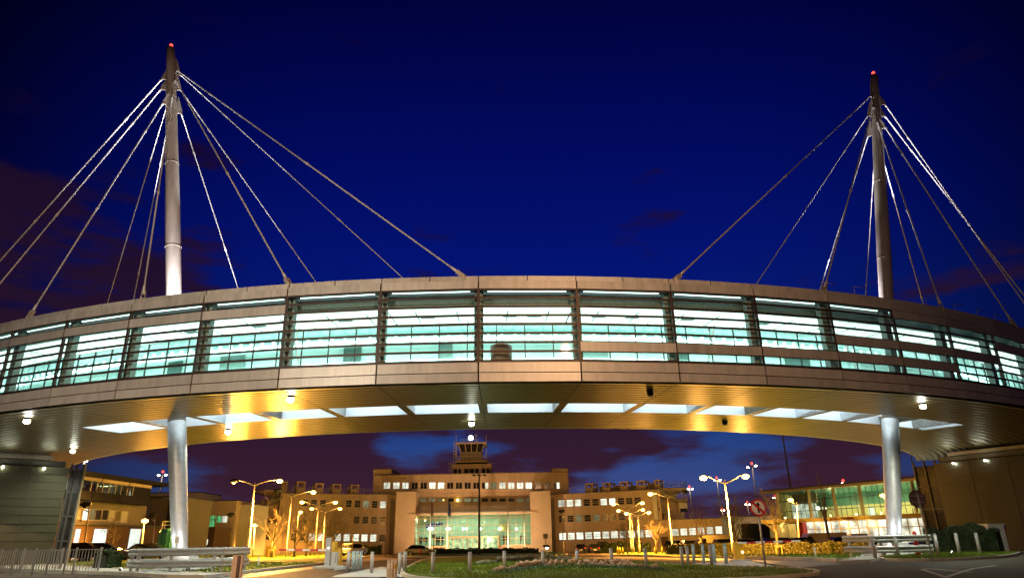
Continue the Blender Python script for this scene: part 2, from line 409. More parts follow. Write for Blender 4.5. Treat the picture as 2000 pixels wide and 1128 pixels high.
# light paved aprons around the bollards, pavement strip in front of the left lawn
patch('pavement', M['paving'], [gpt(*p) for p in [(640, 1127), (655, 1109), (720, 1104), (785, 1109), (786, 1127)]], .03)
patch('pavement', M['paving'], [gpt(*p) for p in [(1292, 1106), (1360, 1099), (1462, 1095), (1520, 1108), (1440, 1112)]], .03)
pv = [gpt(*p) for p in [(-60, 1099), (80, 1099), (100, 1105), (235, 1114), (330, 1120.5), (440, 1124), (400, 1128), (330, 1127), (210, 1120), (-60, 1110)]]
patch('pavement', M['paving'], pv, .12, .1); kerb_along([gpt(*p) for p in [(-60, 1111), (210, 1121), (330, 1128), (400, 1129)]], False, .25, .15); pass
patch('pavement', M['paving'], [gpt(*p) for p in [(1643, 1099), (1678, 1089), (1740, 1083), (2010, 1077), (2010, 1080), (1760, 1087), (1700, 1097)]], .12, .1)
patch('driveway', M['asphalt_wet'], [gpt(*p) for p in [(380, 1135), (470, 1121), (576, 1109), (635, 1102), (684, 1095), (724, 1088), (745, 1087), (790, 1090), (830, 1092), (790, 1109), (720, 1104), (655, 1108), (636, 1127), (620, 1140)]], .004)
patch('driveway', M['asphalt_wet'], [gpt(*p) for p in [(1064, 1086), (1178, 1085), (1300, 1089), (1510, 1093.5), (1620, 1096.5), (1640, 1101), (1560, 1107), (1462, 1094), (1360, 1098), (1300, 1103), (1172, 1092)]], .004)
patch('carriageway', M['asphalt'], [gpt(*p) for p in [(1610, 1117), (1560, 1111), (1530, 1107), (1640, 1102), (1760, 1103), (1810, 1113), (1806, 1130), (1600, 1138)]], .004)
# lane lines
def road_line(px, w=.14, m='road_yellow'):
    pts = [gpt(*p) for p in px]
    for a, b in zip(pts, pts[1:]):
        d = (b-a).normalized(); n = V(-d.y, d.x, 0)*w/2
        patch('road_line', M[m], [a-n, b-n, b+n, a+n], .012)
road_line([(1800, 1111), (1850, 1128)]); road_line([(1806, 1109.5), (1900, 1117)], m='road_yellow'); road_line([(1850, 1126), (1900, 1110), (1945, 1104)], .18, 'road_paint')
road_line([(400, 1124), (428, 1119), (470, 1115)], .12, 'road_paint')

exec_order = []
# ================================================================ THE FOOTBRIDGE
Z0, Z1 = 7.91, 12.91
joints = [-12.02-4.0*k for k in range(10, 0, -1)]
joints[-1] = -15.95; joints[-2] = -19.95; joints[-3] = -23.95
joints += [-12.0, -7.87, -3.57, .76, 5.13, 9.46, 13.58, 17.66, 21.6, 25.6]+[25.6+4.0*k for k in range(1, 10)]
NB = len(joints)-1; B0 = joints.index(.76)      # bay starting right of the centre joint
def arc(a, off, z=0):
    t = radians(a); r = AR-off; return V(ACX+r*sin(t), ACY-r*cos(t), z)
bridge = thing('footbridge', arc(.76, 6.4, 0), 'long curved glazed footbridge lit mint green inside, hung from two masts over the road', 'footbridge')
def slab(b, a0, a1, o0, o1, z0, z1):
    b.hexa([arc(a0, o0, z0), arc(a1, o0, z0), arc(a1, o1, z0), arc(a0, o1, z0), arc(a0, o0, z1), arc(a1, o0, z1), arc(a1, o1, z1), arc(a0, o1, z1)])
ROW = [12.19-.422*i for i in range(8)]; GH = .332
def solid_rows(k):
    d = k-B0
    if d <= -3: return {1}
    if d in (-2, -1, 0): return set()
    if d in (1, 2, 3): return {6}
    if d == 4: return {4, 6}
    if d == 5: return {0, 4, 6}
    if d == 6: return {0, 4}
    return {0, 2}
DA = .035
for k in range(NB):
    a0, a1 = joints[k], joints[k+1]; am = (a0+a1)/2
    b = MB()
    for q0, q1 in ((a0, am), (am, a1)): slab(b, q0+DA*.6, q1-DA*.6, .12, .5, 12.66, Z1)
    b.build('coping', M['cladding'], bridge)
    b = MB(); slab(b, a0+DA, a1-DA, 0, .3, 12.26, 12.645); b.build('fascia_panel', M['cladding'], bridge)
    b = MB(); slab(b, a0+DA, a1-DA, 0, .3, 8.34, 8.775); b.build('fascia_panel', M['cladding_lower'], bridge)
    b = MB(); slab(b, a0+DA, a1-DA, 0, .35, Z0, 8.30); b.build('edge_panel', M['cladding_lower'], bridge)
    b = MB(); sol = solid_rows(k); fr = MB()
    for i in range(8):
        if i in sol: slab(b, a0+DA, a1-DA, .0, .10, ROW[i]-GH-.05, ROW[i]+.05)
        if i not in sol and (i-1) not in sol:
            slab(fr, a0+DA, a1-DA, .0, .10, ROW[i]+.045 if i else ROW[i], ROW[i]+.075)
            if i: slab(fr, a0+DA, a1-DA, .03, .08, ROW[i], ROW[i]+.045)
        if i not in sol and (i-1) in sol: slab(fr, a0+DA, a1-DA, .03, .08, ROW[i], ROW[i]+.035)
    slab(fr, a0+DA, a1-DA, .02, .10, 8.785, 8.866)
    for i in range(8):
        if i not in sol: slab(fr, a0+DA, a1-DA, .0, .09, ROW[i]-GH-.02, ROW[i]-GH+.004)
    fr.build('glazing_bars', M['frame_dark'], bridge)
    if sol: b.build('solid_band', M['cladding'], bridge)
    b = MB(); b.quad(arc(a0+DA, .06, 8.83), arc(a1-DA, .06, 8.83), arc(a1-DA, .06, 12.24), arc(a0+DA, .06, 12.24)); b.build('glass_pane', M['pane_clear'], bridge)
for k in range(NB+1):
    a = joints[k]; b = MB(); slab(b, a-.06, a+.06, .015, .14, 8.79, 12.25); b.build('mullion', M['frame_dark'], bridge)
    b = MB(); slab(b, a-.20, a+.20, .42, .75, 8.6, 12.3); b.build('column', M['interior_column'], bridge)
A0, A1 = joints[0], joints[-1]
def ring(name, m, o0, o1, z0, z1, a0=A0, a1=A1):
    b = MB()
    for k in range(NB):
        if joints[k] >= a0-.01 and joints[k+1] <= a1+.01: slab(b, joints[k], joints[k+1], o0, o1, z0, z1)
    return b.build(name, m, bridge)
ring('seam_backing', M['seam'], .16, .28, 7.95, 8.80); ring('seam_backing', M['seam'], .14, .28, 12.27, 12.85)
# interior
ring('floor', M['floor_grey'], .3, 5.0, 8.35, 8.6)
b = MB()
for k in range(NB): slab(b, joints[k]+.05, joints[k+1]-.05, .95, 3.33, 11.67, 11.73)
b.build('luminous_ceiling', M['ceiling_light'], bridge)
ring('ceiling_edge', M['interior_white'], .86, .94, 11.66, 11.75)
ring('bulkhead', M['bulkhead'], .95, 1.05, 11.74, 12.3)
ring('roof_deck', M['roof_membrane'], .3, 12.6, 12.42, 12.6)
b = MB()
for k in range(NB): slab(b, joints[k]+.4, joints[k+1]-.4, .50, .56, 12.28, 12.31)
b.build('strip_light', M['strip_soft'], bridge)
ring('inner_ceiling', M['ceiling_glow'], 3.4, 4.98, 11.66, 11.74)
ring('back_wall', M['interior_white'], 5.0, 5.08, 8.0, 12.4)
b = MB()
for k in range(NB):
    b.quad(arc(joints[k], 3.37, 8.6), arc(joints[k+1], 3.37, 8.6), arc(joints[k+1], 3.37, 11.66), arc(joints[k], 3.37, 11.66))
b.build('inner_glazing', M['pane_inner'], bridge)
b = MB(); h = MB(); s_ = MB(); br = MB()
for k in range(NB):
    for q in range(3):
        a = joints[k]+(joints[k+1]-joints[k])*(.18+.33*q)
        slab(b, a-.025, a+.025, 3.34, 3.40, 8.6, 11.66)
    for q in range(6):
        a = joints[k]+(joints[k+1]-joints[k])*(.08+q/6)
        slab(br, a-.07, a+.07, 4.66, 4.78, 11.42, 11.56)
    for q in range(2):
        a = joints[k]+(joints[k+1]-joints[k])*(.3+.45*q)
        slab(s_, a-.03, a+.03, 1.5, 3.2, 11.65, 11.668)
    slab(h, joints[k], joints[k+1], 4.90, 4.97, 11.30, 11.38)
b.build('partition_posts', M['frame_dark'], bridge); h.build('handrail_light', M['strip_light'], bridge); br.build('glowing_brackets', M['strip_soft'], bridge); s_.build('ceiling_joints', M['interior_column'], bridge)  # the brackets are no lamps; their brightness is an added glow
b = MB()
for k in range(NB): slab(b, joints[k], joints[k+1], 4.62, 4.74, 10.12, 10.17)
b.build('wall_fill_strip', M['strip_light'], bridge)  # out-of-sight glowing strip added to light the back wall
b = MB()
for k in range(NB): slab(b, joints[k]+.1, joints[k+1]-.1, 3.7, 4.3, 8.605, 8.62)
b.build('floor_fill_strip', M['strip_soft'], bridge)  # unseen glowing strip on the floor, added to lift the wall behind
# slim white hangers and service fittings seen through single bays
for a_, s_0 in ((.1, 1), (13.0, -1), (-9.0, 1), (21.0, 1)):
    b = MB(); b.bar(arc(a_, 2.9, 11.66), arc(a_+.5*s_0, 2.9, 10.2), .07); b.bar(arc(a_+.5*s_0, 2.9, 11.66), arc(a_+.15*s_0, 2.9, 10.4), .05); b.bar(arc(a_+.5*s_0, 2.9, 10.2), arc(a_+.8*s_0, 2.9, 8.62), .06)
    b.build('hanger_strut', M['interior_white'], bridge)
for a_ in (-10.4, -5.9, -1.8, 2.2, 3.4, 6.6, 8.3, 11.2, 15.4, 19.3, -14.2, -18.1):
    b = MB(); slab(b, a_-.35, a_+.35, 2.1, 2.45, 11.64, 11.668); b.build('ceiling_vent', M['interior_column'], bridge)
for a_, w_, m_ in ((-6.4, .5, 'bulkhead'), (-13.6, .8, 'interior_column'), (7.0, .7, 'interior_column'), (11.9, .45, 'bulkhead'), (19.6, .9, 'bulkhead'), (-17.5, .5, 'bulkhead'), (-1.2, .35, 'interior_column')):
    b = MB(); slab(b, a_-w_, a_+w_, 4.93, 4.98, 8.7, 11.05); b.build('wall_panel', M[m_], bridge)
# dark cabinet standing inside next to the centre joint
b = MB(); c = arc(1.75, .95); b.tube([c+V(0, 0, 8.6), c+V(0, 0, 9.75)], .50, 20); b.tube([c+V(0, 0, 9.72), c+V(0, 0, 9.80), c+V(0, 0, 9.84)], [.36, .30, .1], 20)
kk = b.build('drum_kiosk', M['kiosk_brown']); tag(kk, 'brown round kiosk inside the footbridge, behind the glass near midspan', 'kiosk')
# soffit: two planked strips either side of the slot
SN, SF, W3 = 5.12, 7.55, 12.95
SA0, SA1 = -24.4, 35.1
b = MB(); b2 = MB(); b3 = MB()
for k in range(NB):
    a0, a1 = joints[k], joints[k+1]
    b.quad(arc(a0+.03, .02, Z0), arc(a1-.03, .02, Z0), arc(a1-.03, SN, Z0), arc(a0+.03, SN, Z0))
    b2.quad(arc(a0+.03, SF, Z0), arc(a1-.03, SF, Z0), arc(a1-.03, W3, Z0), arc(a0+.03, W3, Z0))
b.build('soffit', M['soffit'], bridge); b2.build('soffit', M['soffit'], bridge)
for a0, a1 in ((A0, SA0), (SA1, A1)):
    b3 = MB(); n = 8
    for i in range(n): b3.quad(arc(a0+(a1-a0)*i/n, SN, Z0+.001), arc(a0+(a1-a0)*(i+1)/n, SN, Z0+.001), arc(a0+(a1-a0)*(i+1)/n, SF, Z0+.001), arc(a0+(a1-a0)*i/n, SF, Z0+.001))
    b3.build('soffit', M['soffit'], bridge)
ring('soffit_backing', M['seam'], .3, SN-.08, Z0+.02, Z0+.08); ring('soffit_backing', M['seam'], SF+.08, W3-.05, Z0+.02, Z0+.08)
ring('far_fascia', M['cladding'], W3, W3+.3, Z0, Z1)
# light wells between the cross beams
wj = [SA0]+[j for j in joints if SA0+1 < j < SA1-1]+[SA1]
for i in range(len(wj)-1):
    a0, a1 = wj[i], wj[i+1]; e0 = .24 if i else 0; e1 = .24 if i < len(wj)-2 else 0
    b = MB()
    zt = 9.9
    p = [(a0+e0, SN), (a1-e1, SN), (a1-e1, SF), (a0+e0, SF)]
    for q in range(4):
        (x, y), (x2, y2) = p[q], p[(q+1) % 4]
        b.quad(arc(x, y, Z0), arc(x2, y2, Z0), arc(x2, y2, zt), arc(x, y, zt))
    b.build('light_well', M['well_white'], bridge)
    b = MB(); b.quad(arc(a0+e0, SN, zt), arc(a1-e1, SN, zt), arc(a1-e1, SF, zt), arc(a0+e0, SF, zt)); b.build('well_panel', M['well_light'], bridge)
for j in wj[1:-1]:
    b = MB(); slab(b, j-.24, j+.24, SN-.02, SF+.02, Z0+.006, Z0+.5); b.build('cross_beam', M['soffit'], bridge)
ring('well_lining', M['seam'], SN-.06, SN-.02, Z0+.01, 10.2); 
# guard hoops on the roof edge
for a in (17.9, 19.9, 22.2, 25.0, 27.4, 29.6, 31.5):
    b = MB(); p0, p1 = arc(a, .5, 12.75), arc(a+.9, .5, 12.75)
    b.tube([p0, p0+V(0, 0, .75), p1+V(0, 0, .75)], .02, 5); b.build('roof_hoop', M['steel'], bridge)

# downlights under the soffit
def soffit_light(px, py, lit, lab):
    z = Z0-.22; d = ray(px, py); Y = (z-CZ)/d.z; P = V(d.x*Y, Y, z)
    t = thing('soffit_light', (P.x, P.y, Z0), lab, 'downlight', 'downlights under the footbridge')
    b = MB(); b.tube([V(P.x, P.y, Z0), V(P.x, P.y, Z0-.10)], .17, 16); b.build('housing', M['hub_dark'], t)
    b = MB(); b.tube([V(P.x, P.y, Z0-.10), V(P.x, P.y, Z0-.22), V(P.x, P.y, Z0-.28)], [.15, .15, .09], 16); b.build('lens', M['soffit_bulb' if lit else 'hub_dark'], t)
    if lit: spot('lamp', (P.x, P.y, Z0-.32), (P.x, P.y, 0), 2600, (.92, 1, .80), 150, .8, t, .1); point('stray', (P.x, P.y, Z0-.45), 14, (.95, 1, .85), t, .1)
for px, py, lit, lab in ((567, 782, 1, 'round white downlight on the near soffit, left of midspan'), (52, 824, 1, 'bright downlight at the far left of the underside, nearest the left edge'),
    (445, 845, 1, 'white downlight on the far soffit strip just right of the left leg'), (142, 882, 1, 'white downlight low on the underside above the left abutment'),
    (921, 829, 1, 'white downlight at midspan above the control tower'), (1803, 795, 1, 'white downlight on the soffit right of the right leg'),
    (1270, 771, 0, 'dark unlit round downlight on the near soffit, right of midspan'), (1416, 828, 0, 'small dark downlight on the far soffit strip, right of midspan')):
    soffit_light(px, py, lit, lab)

# ================================================================ MASTS AND CABLES
def mast(B, A, C, T, near, far, lab, side):
    B, A, C, T = map(Vector, (B, A, C, T)); gz = G(B.x, B.y)
    B.z = gz
    t = thing('bridge_mast', (B.x, B.y, gz), lab, 'mast', 'masts that carry the footbridge')
    b = MB(); s = .95
    b.hexa([V(B.x-1.0, B.y-1.0, gz-.1), V(B.x+1.0, B.y-1.0, gz-.1), V(B.x+1.0, B.y+1.0, gz-.1), V(B.x-1.0, B.y+1.0, gz-.1), V(B.x-.55, B.y-.6, gz+.75), V(B.x+.55, B.y-.6, gz+.75), V(B.x+.55, B.y+.6, gz+.75), V(B.x-.55, B.y+.6, gz+.75)])
    b.box(B.x-1.3, B.x+1.3, B.y-1.3, B.y+1.3, gz-.1, gz+.16); b.build('plinth', M['concrete'], t, bevel=.04)
    b = MB(); base = B+(A-B)*.09
    pts = [base+(A-base)*u for u in (0, .25, .5, .75, 1)]; rr = [.37, .42, .45, .475, .48]
    b.tube(pts, rr, 40); b.build('leg', M['galvanised'], t)
    b = MB(); n = 14; pts = [A]+[C+(T-C)*(i/n) for i in range(n+1)]
    rr = [.47]+[.43+.02*min(1, i/4)-.17*max(0, (i-4)/(n-4))**1.3 for i in range(n+1)]
    b.tube(pts, rr, 40); b.build('shaft', M['steel'], t)
    # weld rings
    b = MB()
    for u in (.27, .55, .8):
        p = C+(T-C)*u; d = (T-C).normalized(); b.tube([p-d*.03, p+d*.03], .47-.17*max(0, (u*n-4)/(n-4))**1.3, 32)
    b.build('weld_ring', M['steel'], t)
    b = MB(); b.tube([T, T+V(0, 0, .12), T+V(0, 0, .2)], [.2, .16, .1], 12); b.build('cap', M['steel'], t)
    b = MB(); b.ball(T+V(0, 0, .31), .12, 12); b.build('beacon', M['red_beacon'], t)
    for zt, a, off, rad in near+far:
        u = (zt-C.z)/(T.z-C.z); p = C+(T-C)*u
        e = arc(a, off, 12.95 if off < 5 else 12.75)
        d = e-p; hd = V(d.x, d.y, 0).normalized()
        r = .45-.17*max(0, (u*n-4)/(n-4))**1.3
        # triangular lug plate on the mast
        l = MB(); th_ = V(-hd.y, hd.x, 0)*.03
        q = [p+hd*(r*.8)+V(0, 0, 1.15), p+hd*(r*.8)+V(0, 0, -.25), p+hd*(r+.34)+V(0, 0, -.18), p+hd*(r+.34)+V(0, 0, .02)]
        k0 = len(l.v); l.v += [x-th_ for x in q]+[x+th_ for x in q]
        l.f += [(0, 1, 2, 3), (7, 6, 5, 4)]+[(i, i+4, (i+1) % 4+4, (i+1) % 4) for i in range(4)]
        l.build('mast_lug', M['steel'], t)
        s0 = p+hd*(r+.25)+V(0, 0, -.06); dd = (e-s0)
        c = MB(); dn = dd.normalized(); ln = dd.length
        c.tube([s0, s0+dn*.35, s0+dn*.36, s0+dn*(ln*.16), s0+dn*(ln*.165), s0+dn*(ln*.175), s0+dn*(ln*.18), s0+dn*(ln*.55), s0+dn*(ln*.553), s0+dn*(ln*.562), s0+dn*(ln*.565), s0+dn*(ln-.9), s0+dn*(ln-.88), s0+dn*(ln-.3)], [rad*1.6, rad*1.6, rad, rad, rad*1.7, rad*1.7, rad, rad, rad*1.7, rad*1.7, rad, rad, rad*1.5, rad*1.5], 8)
        cab = c.build('stay_cable', M['steel_cable'], t)
        g = MB(); sd = dn.cross(V(0, 0, 1)).normalized()*.05
        # fork and pin at the deck edge
        for sg in (-1, 1):
            o_ = sd*sg*1.6
            g.bar(e-dn*.45+o_, e+dn*.1+o_, .04, .2)
        g.tube([e-sd*2.4, e+sd*2.4], .07, 10)
        g.v += []; g.bar(e+dn*.0-V(0, 0, .45), e+V(0, 0, .05), .08, .34)
        g.build('deck_clevis', M['steel'], t)
    return t, C, T
nearL = [(30.13, -23.26, .25, .044), (30.68, -15.64, .25, .044), (32.26, -7.96, .25, .044), (33.22, .10, .25, .044), (32.74, -35.5, .25, .044), (31.68, -30.2, .25, .044)]
farL = [(31.2, -47.5, 12.5, .034), (29.89, -36.5, 12.5, .034), (29.89, -17.75, 12.5, .034), (31.81, -8.61, 12.5, .034), (33.12, .45, 12.5, .034)]
nearR = [(33.22, 9.85, .25, .044), (32.12, 17.74, .25, .044), (30.54, 25.8, .25, .044), (30.1, 33.11, .25, .044), (32.57, 38.6, .25, .044), (31.61, 42.5, .25, .044)]
farR = [(31.61, 19.11, 12.5, .034), (29.86, 28.57, 12.5, .034), (27.5, 38.36, 12.5, .034), (29.0, 56, 9.5, .042)]
mL, CL, TL = mast((-17.28, 37.4, 0), (-18.9, 37.9, Z0), (-20.0, 38.25, 12.9), (-24.55, 39.77, 35.35), nearL, farL, 'left steel bridge mast with fanned stay cables, its shaft floodlit just above the deck', 'L')
mR, CR, TR = mast((21.25, 40.9, 0), (23.0, 41.65, Z0), (24.25, 42.15, 12.9), (28.98, 44.36, 35.35), nearR, farR, 'right steel bridge mast with fanned stay cables, brown shaft with lit left edge', 'R')
# floodlights on the deck roof that wash the masts and the cables
def floodlight(loc, target, power, size, lab, col=(.93, .92, 1.0), lens=True):
    k_ = .45 if loc[2] < 3 else 1.0
    loc = Vector(loc); t = thing('floodlight', loc, lab, 'floodlight', 'floodlights of the masts')
    d = (Vector(target)-loc).normalized(); b = MB(); b.bar(loc-d*.22*k_, loc+d*.02, .34*k_, .26*k_); b.build('housing', M['hub_dark'], t)
    b = MB(); b.bar(loc+d*.02, loc+d*.03, .28*k_, .2*k_); b.build('lens', M['flood_face'], t)
    b = MB(); b.bar(loc-V(0, 0, .4*k_), loc-d*.1, .05, .05); b.build('bracket', M['steel'], t)
    spot('beam', loc+d*.06, target, power, col, size, .6, t, .05)
floodlight((CL.x+1.0, CL.y-1.9, 13.0), CL+V(-.1, 0, 4.5), 9000, 75, 'roof floodlight in front of the left mast')
floodlight((CL.x-5.5, CL.y+3.5, 13.0), TL+V(0, 0, -4.), 30000, 26, 'roof floodlight behind and left of the left mast', (1, .96, 1))
floodlight((CL.x+6.0, CL.y+3.0, 13.0), TL+V(0, 0, -4.), 15000, 26, 'roof floodlight behind and right of the left mast', (.92, 1, 1))
floodlight((CR.x-2.2, CR.y+1.6, 13.0), CR+V(-.1, 0, 6.0), 9000, 80, 'roof floodlight behind and left of the right mast', (.93, .9, 1))
floodlight((CR.x+6.5, CR.y+2.5, 13.0), TR+V(0, 0, -4.), 30000, 26, 'roof floodlight right of the right mast', (1, .95, 1))
floodlight((CR.x-6.5, CR.y+2.8, 13.0), TR+V(0, 0, -4.), 13000, 26, 'roof floodlight far left of the right mast', (.95, 1, 1))
gz = G(-17, 37)
floodlight((-16.0, 35.4, gz+.22), (-17.6, 37.5, 2.6), 520, 60, 'ground floodlight in front of the left leg', (1, .96, .98))
floodlight((-19.6, 36.0, gz+.22), (-17.6, 37.5, 2.6), 300, 60, 'ground floodlight left of the left leg', (.9, 1, .95))
floodlight((19.8, 39.2, gz+.22), (21.6, 41.2, 2.6), 520, 60, 'ground floodlight in front of the right leg', (.92, .95, 1))
floodlight((23.6, 39.4, gz+.22), (21.6, 41.2, 2.6), 300, 60, 'ground floodlight right of the right leg', (.9, .96, 1))
#@@PART2
def forecourt_fill(px, Y, lab, power=3400):  # unseen floods added to brighten the middle of the terminal front
    x = at(px, 1070, Y).x; g = G(x, Y); floodlight((x, Y, g+.55), (x, YT_, 7), power, 120, lab, (1, .55, .26))
YT_ = 138.
for px, lab in ((850, 'added ground floodlight, unseen behind the hall hedge, left'), (925, 'added ground floodlight, unseen behind the hall hedge, middle'), (1000, 'added ground floodlight, unseen behind the hall hedge, right')): forecourt_fill(px, 125.5, lab)

# ================================================================ FACADE HELPER
class Fac:
    """vertical facade plane between two plan points; s runs along it, z up, d out towards the viewer"""
    def __init__(s, P0, P1):
        s.p = V(P0[0], P0[1], 0); e = V(P1[0], P1[1], 0)-s.p; s.len = e.length; s.u = e.normalized(); s.n = V(s.u.y, -s.u.x, 0)
        if s.n.dot(-s.p) < 0: s.n = -s.n
    def hit(s, px, py):
        d = ray(px, py); k = s.p.dot(s.n)/d.dot(s.n) if abs(d.dot(s.n)) > 1e-6 else 0
        P = V(d.x*k, k, CZ+d.z*k); return (P-s.p).dot(s.u), P.z
    def pt(s, a, z, d=0): q = s.p+s.u*a+s.n*d; return V(q.x, q.y, z)
    def box(s, b, a0, a1, z0, z1, d0, d1):
        b.hexa([s.pt(a0, z0, d1), s.pt(a1, z0, d1), s.pt(a1, z0, d0), s.pt(a0, z0, d0), s.pt(a0, z1, d1), s.pt(a1, z1, d1), s.pt(a1, z1, d0), s.pt(a0, z1, d0)])
    def rect(s, x0, x1, y0, y1):
        m = (x0+x1)/2; a0 = s.hit(x0, (y0+y1)/2)[0]; a1 = s.hit(x1, (y0+y1)/2)[0]
        return a0, a1, s.hit(m, y1)[1], s.hit(m, y0)[1]
def window(f, x0, x1, y0, y1, m, parent, bars='h', d=0.0, name='window'):
    a0, a1, z0, z1 = f.rect(x0, x1, y0, y1)
    b = MB(); w = .07
    f.box(b, a0-w, a1+w, z0-w, z0, d, d+.07); f.box(b, a0-w, a1+w, z1, z1+w, d, d+.07)
    f.box(b, a0-w, a0, z0, z1, d, d+.07); f.box(b, a1, a1+w, z0, z1, d, d+.07)
    f.box(b, a0-.15, a1+.15, z0-w-.07, z0-w-.003, d, d+.16)
    if bars == 'h':
        for q in (.36, .66): zz = z0+(z1-z0)*q; f.box(b, a0, a1, zz-.03, zz+.03, d, d+.055)
    if bars == 'v':
        mm = (a0+a1)/2; f.box(b, mm-.035, mm+.035, z0, z1, d, d+.055)
    wd = b.build(name, M['window_frame'] if m in ('dark_glass',) or True else None, parent)
    g = MB(); g.quad(f.pt(a0, z0, d+.02), f.pt(a1, z0, d+.02), f.pt(a1, z1, d+.02), f.pt(a0, z1, d+.02))
    g.v = g.v; me = g.build('pane', M[m], None)
    off = parent.location; me.data.transform(Matrix.Translation(-off)); me.parent = wd
    return wd
def railing(b, P, Q, h=1.0, n=6, r=.03):
    P = Vector(P); Q = Vector(Q)
    for q in (1, .66, .33): b.bar(P+V(0, 0, h*q), Q+V(0, 0, h*q), r*1.6)
    for i in range(n+1): p = P+(Q-P)*(i/n); b.bar(p, p+V(0, 0, h), r*1.6)

# ================================================================ ABUTMENT TOWERS
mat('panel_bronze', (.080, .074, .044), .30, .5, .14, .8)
mat('edge_gold', (.50, .36, .18), .35, .5)
def abutment(P0, P1, ztop, lab, pw, rows, side):
    f = Fac(P0, P1); gz = min(G(*P0), G(*P1))
    t = thing('abutment_tower', (P0[0], P0[1], gz), lab, 'abutment', 'clad towers at the bridge ends')
    b = MB(); f.box(b, .02, f.len, gz-.2, ztop-.03, -1.3, -.04); b.build('wall', M['dark_trim'], t)
    b = MB(); rh = (ztop-gz)/rows
    n = int(f.len/pw)+1
    for i in range(n):
        for j in range(rows):
            a0 = i*pw+.025; a1 = min((i+1)*pw-.025, f.len)
            if a1 > a0: f.box(b, a0, a1, gz+j*rh+.028, gz+(j+1)*rh-.028, -.04, 0)
    b.build('cladding', M['panel_bronze' if side < 0 else 'panel_bronze_shaded'], t)
    b = MB(); f.box(b, .3, f.len, ztop+.05, ztop+.42, -1.2, -.3); b.build('capping', M['dark_trim'], t)
    b = MB(); f.box(b, 1.2, f.len, ztop+.5, ztop+.75, -4, -.1); b.build('bearing_beam', M['concrete_dark'], t)
    # glazed stair slot on the inner side
    sw = .85 if side < 0 else 1.9
    g = MB(); f.box(g, -sw, -.12, gz-.2, ztop-.1, -1.0, -.6); g.build('stair_glazing', M['dark_glass'], t)
    b = MB()
    for a in (-sw-.05, -sw*.55, -.15): f.box(b, a-.06, a+.06, gz-.2, ztop+.3, -.62, -.45)
    for k in range(1, 4): f.box(b, -sw, -.15, gz+(ztop-gz)*k/4-.05, gz+(ztop-gz)*k/4+.05, -.61, -.47)
    b.build('stair_frame', M['dark_trim'], t)
    if side < 0: b = MB(); f.box(b, -sw-.22, -sw-.10, gz-.2, ztop+.35, -.66, -.42); b.build('edge_post', M['edge_gold'], t)
    for i in range(2):
        a = 1.6+i*2.4; b = MB(); p = f.pt(a, ztop-.16, .10); b.ball(p, .07, 8); b.build('bulkhead_lamp', M['soffit_bulb'], t)
        point('lamp', f.pt(a, ztop-.2, .35), 14, (.9, 1, .75), t, .05)
    return f
abutment((-32.4, 50.4), (-40.5, 43.6), 6.95, 'bronze panelled tower at the left end of the footbridge, behind the railings', 2.35, 12, -1)
abutment((35.4, 58.9), (42.5, 48.1), 6.95, 'bronze panelled tower at the right end of the footbridge, behind the dark hedge', 2.75, 12, 1)

# ================================================================ TERMINAL BUILDING
YT = 138.
base = at(920, 1072, YT); gT = G(0, YT)
term = thing('terminal_building', (base.x, YT, gT), 'curved cream art deco terminal building with rows of lit windows and a glazed entrance hall', 'building')
fc = Fac(at(725, 1070, YT)[:2], at(1114, 1070, YT)[:2])
def wallbox(f, x0, x1, y0, d0, d1, m, name, parent, zb=None, y1=None, cap=True):
    a0 = f.hit(x0, 1000)[0]; a1 = f.hit(x1, 1000)[0]; z1 = f.hit((x0+x1)/2, y0)[1]
    z0 = (gT-.5 if zb is None else zb) if y1 is None else f.hit((x0+x1)/2, y1)[1]
    b = MB(); f.box(b, a0, a1, z0, z1, d0, d1); o = b.build(name, M[m], parent)
    if cap: b = MB(); f.box(b, a0-.08, a1+.08, z1+.002, z1+.16, d0-.05, d1+.08); b.build('parapet', M['concrete_dark'], parent)
    return a0, a1, z0, z1
wallbox(fc, 726, 1113, 925, -14, 0, 'render_cream', 'main_block', term)
wallbox(fc, 724, 760, 916, -12, -.4, 'render_cream', 'roof_upstand', term, y1=925)
wallbox(fc, 1081, 1113, 915, -12, -.4, 'render_cream', 'roof_upstand', term, y1=924)
def zx(z, o, s): return o+z/s
cx_ = [225, 308, 388, 470, 548, 625, 702, 782, 860, 936, 1013, 1090, 1165, 1242, 1320, 1398, 1474, 1557, 1638, 1718]
lit = 'LLLDDLLDDDDHSLLLLDDH'
for x, c in zip(cx_, lit):
    x0 = 700+x/4.512; x1 = x0+12.0
    if c == 'H':
        window(fc, x0, x0+5.4, 941.6, 953.4, 'dark_glass', term, ''); window(fc, x0+6.6, x1, 941.6, 953.4, 'pane_lit', term, '')
    else: window(fc, x0, x1, 941.6, 953.4, {'L': 'pane_lit', 'D': 'dark_glass', 'S': 'pane_soft'}[c], term, 'v')
for i, x in enumerate([542, 622, 700, 788, 860, 935, 1010, 1088, 1168, 1243, 1322, 1400, 1478]):
    x0 = 700+x/4.512; window(fc, x0, x0+12, 972.6, 978.8, 'pane_soft' if i in (0, 1, 2, 5, 6, 11, 12, 4) else 'dark_glass', term, '')
# two tall piers and the glazed hall between them
fp = Fac(at(772, 1070, YT-3.5)[:2], at(1078, 1070, YT-3.5)[:2])
wallbox(fp, 773, 812, 960, -3.4, .3, 'render_pale', 'pier', term); wallbox(fp, 1036, 1076, 959, -3.4, .3, 'render_pale', 'pier', term)
